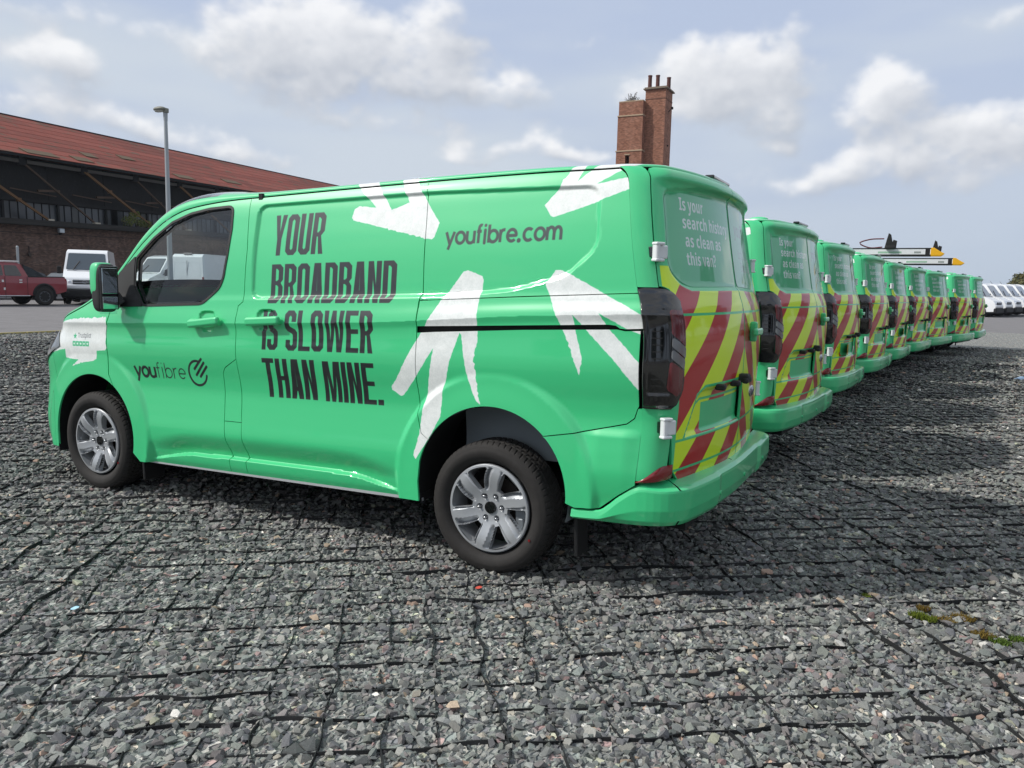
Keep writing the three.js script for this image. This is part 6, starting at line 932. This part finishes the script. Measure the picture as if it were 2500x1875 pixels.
function makeWhiteVan(label, group, { roof = 2.62, front = 'bar' } = {}) {   // nose to +x, left side +z
  const v = thing('white_van', label, 'van', [0, 0, 0], 0, group);
  const H = roof, out = [[-2.9, 0.5], [-2.95, 1.2], [-2.86, H - 0.12], [-2.7, H], [0.9, H], [1.35, H - 0.12], [2.0, 1.60], [2.72, 1.26], [2.88, 0.95], [2.9, 0.42], [2.2, 0.4], [-2.4, 0.42]];
  const hw = (x, y) => (0.99 - 0.13 * Math.pow(clamp((y - 1.1) / (H - 1.1)), 1.4) - 0.02 * clamp((0.6 - y) / 0.3)) * (x > 1.6 ? 1 - 0.10 * Math.pow((x - 1.6) / 1.3, 2) : x < -2.7 ? 1 - 0.5 * (-2.7 - x) * (-2.7 - x) : 1);
  part('body', bodyShell(out, hw), V.white, v);
  const zt = (x, y) => hw(x, y);
  part('windscreen', plane4([[1.98, 1.64, zt(2.03, 1.56) - 0.1], [1.98, 1.64, -zt(2.03, 1.56) + 0.1], [1.40, H - 0.2, -zt(1.4, H - 0.2) + 0.1], [1.40, H - 0.2, zt(1.4, H - 0.2) - 0.1]].reverse().reverse(), 0.02, 0.06), V.screen, v);
  for (const f of [1, -1]) {
    const Q = (pts, push = 0.012) => plane4((f > 0 ? pts : pts.slice().reverse()).map(([x, y]) => [x, y, hw(x, y) * f]), push, 0.08);
    part('side_window', Q([[1.0, 1.5], [1.85, 1.5], [1.28, 2.12], [1.0, 2.14]]), V.pane, v); part('door_handle', box(0.2, 0.04, 0.04, 0.95, 1.32, hw(0.95, 1.32) * f), V.plastic, v);
    part('side_moulding', [box(3.4, 0.16, 0.03, -0.55, 0.78, (hw(-0.5, 0.78) + 0.005) * f, 0.01)], V.plastic, v);
    part('headlight', plane4((f > 0 ? [[2.80, 0.98, 0.52], [2.56, 1.0, 0.90], [2.56, 1.20, 0.88], [2.78, 1.16, 0.54]] : [[2.56, 1.0, -0.90], [2.80, 0.98, -0.52], [2.78, 1.16, -0.54], [2.56, 1.20, -0.88]]).reverse().reverse(), 0.1, 0.12), V.lamp, v);
    part('headlight_lens', [new THREE.SphereGeometry(0.07, 16, 10).scale(0.6, 1, 1).translate(2.83, 1.07, 0.64 * f), new THREE.SphereGeometry(0.07, 16, 10).scale(0.6, 1, 1).translate(2.77, 1.08, 0.78 * f)], V.lampWhite, v);
    const mir = new THREE.Group(); mir.name = 'door_mirror'; v.add(mir); part('mirror_housing', [new RoundedBoxGeometry(0.14, 0.36, 0.2, 3, 0.05).translate(1.75, 1.62, 1.17 * f), bar([1.72, 1.5, 1.1 * f], [1.66, 1.46, 0.93 * f], 0.07)], V.plastic, mir);
    part('tail_light', box(0.06, 0.42, 0.1, -2.94, 1.22, 0.93 * f, 0.02), V.tail, v); simpleWheel(v, 1.85, 0.35, 0.84 * f, 0.35, f, M.alloy); simpleWheel(v, -1.75, 0.35, 0.84 * f, 0.35, f, M.alloy);
    for (const x of [1.85, -1.75]) part('arch_gap', new THREE.CylinderGeometry(0.43, 0.43, 0.03, 32, 1, false, 0, Math.PI).rotateX(Math.PI / 2).rotateZ(Math.PI / 2 * 0 + 0).translate(x, 0.42, (hw(x, 0.5) + 0.001) * f), V.plastic, v);
  }
  part('bonnet_line', bar([2.05, 1.58, -0.8], [2.05, 1.58, 0.8], 0.02), V.plastic, v);
  part('grille', box(0.06, 0.2, 1.0, 2.87, 1.06, 0, 0.02), V.plastic, v); part('grille_bar', [box(0.03, 0.03, 0.96, 2.905, 1.11, 0, 0.008), box(0.03, 0.03, 0.96, 2.905, 1.03, 0, 0.008)], V.chrome, v); part('badge', new THREE.TorusGeometry(0.075, 0.014, 8, 28).rotateY(Math.PI / 2).translate(2.925, 1.07, 0), V.chrome, v);
  part('bumper_top', box(0.12, 0.18, 1.72, 2.88, 0.84, 0, 0.05), V.white, v); part('bumper', [new RoundedBoxGeometry(0.26, 0.42, 1.84, 3, 0.1).translate(2.86, 0.52, 0)], V.plastic, v);
  part('underbody', box(5.2, 0.2, 1.6, 0, 0.36, 0), V.plastic, v);
  part('rear_window', [plane4([[-2.935, 1.35, -0.78], [-2.935, 1.35, -0.03], [-2.88, H - 0.45, -0.03], [-2.88, H - 0.45, -0.72]].reverse(), 0.012, 0.1), plane4([[-2.935, 1.35, 0.03], [-2.935, 1.35, 0.78], [-2.88, H - 0.45, 0.72], [-2.88, H - 0.45, 0.03]].reverse(), 0.012, 0.1)], V.white, v);
  part('door_gap', [box(0.02, H - 0.9, 0.012, -2.92, H / 2 + 0.1, 0), box(0.02, 0.012, 1.5, -2.93, 0.72, 0)], V.plastic, v); part('high_lamp', box(0.06, 0.1, 0.5, -2.8, H + 0.0, 0, 0.03), new THREE.MeshStandardMaterial({ color: 0x8f8a8a, roughness: 0.5 }), v); part('aerial', bar([0.8, H, 0], [0.62, H + 0.22, 0], 0.02), V.plastic, v);
  part('wiper', [bar([2.02, 1.64, 0.55], [1.72, 2.04, 0.3], 0.03)], V.plastic, v);
  return v;
}
function put(o, x, y, z, dx, dz, label, name) { const c = o.userData.placed ? o.clone() : o; if (c !== o) { c.name = numbered(name); scene.add(c); c.userData = { label, category: o.userData.category, group: o.userData.group }; } else { o.userData.placed = true; o.userData.label = label; } c.position.set(x, y, z); c.rotation.y = Math.atan2(-dz, dx); return c; }
{
  const wv = makeWhiteVan('', 'white vans parked by the hangar');
  put(wv, -35.4, 0.23, -20.8, 0.774, 0.634, 'white high roofed van facing the camera between red pickup and green van mirror', 'white_van');
  put(wv, -33.4, 0.24, -27.05, -0.286, -0.953, 'white van with closed rear doors seen through the nearest van window', 'white_van');
  put(wv, -37.4, 0.26, -27.6, 0.02, 0.996, 'white van cab seen through the nearest van window left of the lamp post', 'white_van');
  const rowLabels = ['nearest white van of the right hand row, nose beside the last green van', 'second white van of the right hand row beyond the green vans', 'third white van of the right hand row beyond the green vans', 'fourth white van of the right hand row beyond the green vans', 'fifth white van of the right hand row, at the picture edge', 'sixth white van of the right hand row, partly outside the picture'];
  for (let i = 0; i < 6; i++) { const c = put(wv, 4.1 + i * 0.85, 0.0 + i * 0.03, -68.6 - i * 2.5, 0.94, 0.34, rowLabels[i], 'white_van'); c.userData.group = 'white vans parked in a row beyond the green vans'; }
  delete wv.userData.placed;
  // red pickup
  const p = thing('pickup_truck', 'dark red double cab pickup with white stickers on its doors', 'pickup', [-33.9, 0.23, -15.3]);
  p.rotation.y = Math.atan2(-1.0, -0.03);   // nose towards +z
  const lower = [[-2.62, 0.62], [-2.66, 1.12], [-2.58, 1.24], [-0.95, 1.22], [0.98, 1.22], [2.3, 1.14], [2.62, 1.0], [2.68, 0.5], [2.1, 0.42], [-1.2, 0.44], [-2.2, 0.5]], hw = (x, y) => 0.95 - 0.02 * clamp((0.6 - y) / 0.3) - (x > 1.9 ? 0.12 * (x - 1.9) * (x - 1.9) : 0) - 0.03 * clamp((y - 1.0) / 0.25);
  part('body', bodyShell(lower, hw), V.red, p); const cw = (x, y) => 0.9 - 0.2 * clamp((y - 1.2) / 0.6);
  part('cab', bodyShell([[-1.0, 1.18], [-0.78, 1.78], [-0.62, 1.84], [0.4, 1.85], [0.62, 1.78], [1.35, 1.2]], cw), V.red, p); part('roof_rail', [box(1.3, 0.05, 0.06, -0.1, 1.9, 0.62, 0.02), box(1.3, 0.05, 0.06, -0.1, 1.9, -0.62, 0.02), box(1.1, 0.02, 1.1, -0.15, 1.862, 0, 0.008)], V.sticker, p);
  for (const f of [1, -1]) {
    const Q = (pts) => plane4((f > 0 ? pts : pts.slice().reverse()).map(([x, y]) => [x, y, cw(x, y) * f]), 0.014, 0.1);
    part('side_window', Q([[-0.72, 1.27], [-0.02, 1.27], [-0.06, 1.72], [-0.56, 1.72]]), V.pane, p); part('side_window', Q([[0.06, 1.27], [1.02, 1.27], [0.56, 1.72], [0.04, 1.72]]), V.pane, p);
    part('door_line', [box(0.012, 0.95, 0.012, 0.02, 0.78, 0.953 * f), box(0.012, 0.8, 0.012, -0.9, 0.85, 0.952 * f), box(0.012, 0.9, 0.012, 1.08, 0.78, 0.953 * f)], V.plastic, p);
    for (const [x, y, w, hh] of [[-0.62, 1.10, 0.12, 0.05], [-0.62, 1.0, 0.12, 0.05], [0.3, 1.08, 0.12, 0.05], [0.3, 0.99, 0.12, 0.05], [0.12, 1.05, 0.08, 0.1], [0.06, 0.72, 0.07, 0.1], [1.0, 0.98, 0.08, 0.08]]) part('door_sticker', box(w, hh, 0.006, x, y, 0.958 * f), V.sticker, p);
    part('side_step', box(2.1, 0.05, 0.16, 0.1, 0.42, 0.98 * f, 0.02), V.chrome, p); part('tail_light', box(0.1, 0.34, 0.16, -2.6, 1.02, 0.86 * f, 0.03), V.tail, p); part('headlight', box(0.3, 0.2, 0.3, 2.5, 1.0, 0.72 * f, 0.05), V.lampWhite, p);
    for (const x of [-1.62, 1.68]) { part('arch_flare', new THREE.TorusGeometry(0.46, 0.06, 8, 28, Math.PI).translate(x, 0.46, 0.94 * f), V.plastic, p); part('arch_gap', new THREE.CircleGeometry(0.45, 28).rotateY(f > 0 ? 0 : Math.PI).translate(x, 0.44, 0.958 * f), V.plastic, p); simpleWheel(p, x, 0.385, 0.86 * f, 0.385, f, new THREE.MeshStandardMaterial({ color: 0x5c6064, roughness: 0.4, metalness: 0.6 }), 8); }
    part('door_mirror', new RoundedBoxGeometry(0.14, 0.2, 0.22, 3, 0.05).translate(1.0, 1.34, 1.06 * f), V.plastic, p); part('bed_rail', box(1.6, 0.06, 0.08, -1.78, 1.25, 0.88 * f, 0.02), V.plastic, p);
    part('sail_panel', new THREE.ExtrudeGeometry(new THREE.Shape([[-0.95, 1.24], [-1.75, 1.27], [-1.2, 1.62], [-0.8, 1.78]].map((q) => new THREE.Vector2(...q))), { depth: 0.05, bevelEnabled: false }).translate(0, 0, f > 0 ? 0.74 : -0.79), V.pane, p);
  }
  part('rear_bumper', box(0.2, 0.22, 1.8, -2.68, 0.62, 0, 0.05), V.plastic, p); part('front_bumper', box(0.24, 0.36, 1.8, 2.66, 0.6, 0, 0.08), V.plastic, p); part('windscreen', plane4([[1.28, 1.26, 0.74], [1.28, 1.26, -0.74], [0.66, 1.76, -0.6], [0.66, 1.76, 0.6]], 0.014, 0.08), V.screen, p); part('rear_window', plane4([[-0.98, 1.26, -0.7], [-0.98, 1.26, 0.7], [-0.8, 1.74, 0.58], [-0.8, 1.74, -0.58]], 0.014, 0.08), V.pane, p); part('underbody', box(4.6, 0.2, 1.5, 0, 0.48, 0), V.plastic, p); part('mud_flap', [box(0.04, 0.4, 0.26, -2.12, 0.4, 0.8), box(0.04, 0.4, 0.26, -2.12, 0.4, -0.8)], V.plastic, p);
  // dark hatchbacks behind it
  const hatch = (label, paintM, x, y, z, dx, dz) => {
    const c = thing('hatchback', label, 'car', [x, y, z], Math.atan2(-dz, dx), 'dark cars parked along the hangar wall'); const w = (X, Y) => 0.88 - 0.24 * clamp((Y - 0.9) / 0.6) - (X > 1.5 ? 0.12 * (X - 1.5) ** 2 : 0) - (X < -1.6 ? 0.12 * (-1.6 - X) ** 2 : 0);
    part('body', bodyShell([[-2.0, 0.4], [-2.05, 0.85], [-1.9, 1.0], [-1.55, 1.4], [-1.1, 1.5], [0.0, 1.5], [0.35, 1.42], [1.05, 0.98], [1.8, 0.85], [2.05, 0.65], [2.08, 0.36], [-1.9, 0.3]], w), paintM, c);
    part('windscreen', plane4([[1.0, 1.0, 0.72], [1.0, 1.0, -0.72], [0.4, 1.4, -0.6], [0.4, 1.4, 0.6]], 0.015, 0.06), V.screen, c); part('rear_window', plane4([[-1.86, 1.03, -0.68], [-1.86, 1.03, 0.68], [-1.58, 1.37, 0.58], [-1.58, 1.37, -0.58]], 0.015, 0.06), V.screen, c);
    for (const f of [1, -1]) { const Q = (pts) => plane4((f > 0 ? pts : pts.slice().reverse()).map(([X, Y]) => [X, Y, w(X, Y) * f]), 0.012, 0.1); part('side_window', Q([[-1.35, 1.0], [-0.25, 1.0], [-0.3, 1.4], [-1.2, 1.4]]), V.pane, c); part('side_window', Q([[-0.15, 1.0], [0.85, 1.0], [0.3, 1.38], [-0.18, 1.4]]), V.pane, c); simpleWheel(c, 1.3, 0.31, 0.76 * f, 0.31, f, M.alloy, 5); simpleWheel(c, -1.25, 0.31, 0.76 * f, 0.31, f, M.alloy, 5); part('headlight', box(0.3, 0.14, 0.34, 1.82, 0.74, 0.6 * f, 0.05), V.lampWhite, c); part('tail_light', box(0.12, 0.2, 0.26, -1.98, 0.86, 0.64 * f, 0.04), V.tail, c); part('door_mirror', new RoundedBoxGeometry(0.14, 0.12, 0.2, 3, 0.04).translate(0.72, 1.03, 0.95 * f), V.plastic, c); }
    return c;
  };
  hatch('black hatchback with raked tail behind the red pickup bed', V.charcoal, -41.6, 0.29, -20.2, -0.25, 0.97);
  hatch('red hatchback parked across the yard to the right of the van row', V.red, 13.5, 0.0, -7.5, 0.1, -1);
  hatch('dark grey car nose on behind the red pickup beside the white van', V.grey, -40.2, 0.29, -22.6, 0.5, 0.86);
}
// ------------------------------------------------------------------ beyond: tree at the right, hills, and what stands behind the camera and shows in the paint
{
  reseed(44);
  const tree = (label, x, z, hgt, spread, leaf, n, tones) => { const t = thing('tree', label, 'tree', [x, 0.1, z]); const blobs = []; for (let i = 0; i < 16; i++) { const a = rr(0, 6.28), r = spread * Math.sqrt(rnd()) * 0.75; blobs.push([r * Math.cos(a), hgt * rr(0.35, 0.85), r * Math.sin(a), spread * rr(0.25, 0.45)]); } foliage(t, blobs, n, leaf, tones, 'crown'); const limbs = [new THREE.CylinderGeometry(hgt * 0.02, hgt * 0.04, hgt * 0.55, 10).translate(0, hgt * 0.27, 0)]; for (let i = 0; i < 7; i++) { const b = blobs[i]; limbs.push(bar([0, hgt * rr(0.2, 0.4), 0], [b[0], b[1], b[2]], hgt * 0.014)); } part('trunk', limbs, new THREE.MeshStandardMaterial({ color: 0x3a3026, roughness: 0.95 }), t); return t; };
  tree('yellow green scrubby tree behind the white vans at the right edge', 11.3, -89.5, 4.1, 3.2, 0.14, 9000, [0x5d5c2e, 0x6f6836, 0x47502a]);
  tree('dark scrubby tree farther right behind the white vans', 17.5, -92, 4.4, 3.4, 0.16, 7000, [0x4a5128, 0x565a2d, 0x3c4724]);
  const ridge = (x0, z0, x1, z1, h, seed) => sheet((u, v) => { const x = lerp(x0, x1, u), z = lerp(z0, z1, u), n = h * (0.55 + 0.75 * fbm(u * 9 + seed, 0.3, seed, 4)); return [x * (1 + 0.12 * v), -2 + (n + 2) * Math.sin(v * Math.PI / 2), z * (1 + 0.12 * v)]; }, 0, 1, 90, 0, 1, 5);
  const hillM = new THREE.MeshStandardMaterial({ color: 0x46525c, roughness: 1 });
  setting('hills', merge([ridge(-760, -900, 640, -1000, 21, 4), ridge(640, -1000, 900, 100, 18, 9)]), hillM);
  // a hedge with trees and parked vehicles across the yard, behind the camera, mirrored in the flanks and tails of the vans
  for (let i = 0; i < 12; i++) tree(['first', 'second', 'third', 'fourth', 'fifth', 'sixth', 'seventh', 'eighth', 'ninth', 'tenth', 'eleventh', 'twelfth'][i] + ' tall dark tree from the south along the right of the yard', 27 + rr(-2, 2), 24 - i * 7 + rr(-1.5, 1.5), rr(7, 12), rr(3.4, 4.6), 0.32, 2600, [0x27381c, 0x304222, 0x1f2e18]).userData.group = 'trees along the right of the yard';
  for (let i = 0; i < 9; i++) tree(['first', 'second', 'third', 'fourth', 'fifth', 'sixth', 'seventh', 'eighth', 'ninth'][i] + ' leafy green tree from the west across the yard', -62 + i * 11 + rr(-2, 2), 44 + rr(-4, 4), rr(4.5, 7.5), rr(3.2, 4.6), 0.3, 2200, [0x3c5222, 0x4a5c28, 0x2f421d]).userData.group = 'trees across the yard behind the camera';
}
scene.fog = new THREE.FogExp2(new THREE.Color(0.72, 0.80, 0.92), 0.0002);
renderer.render(scene, camera);
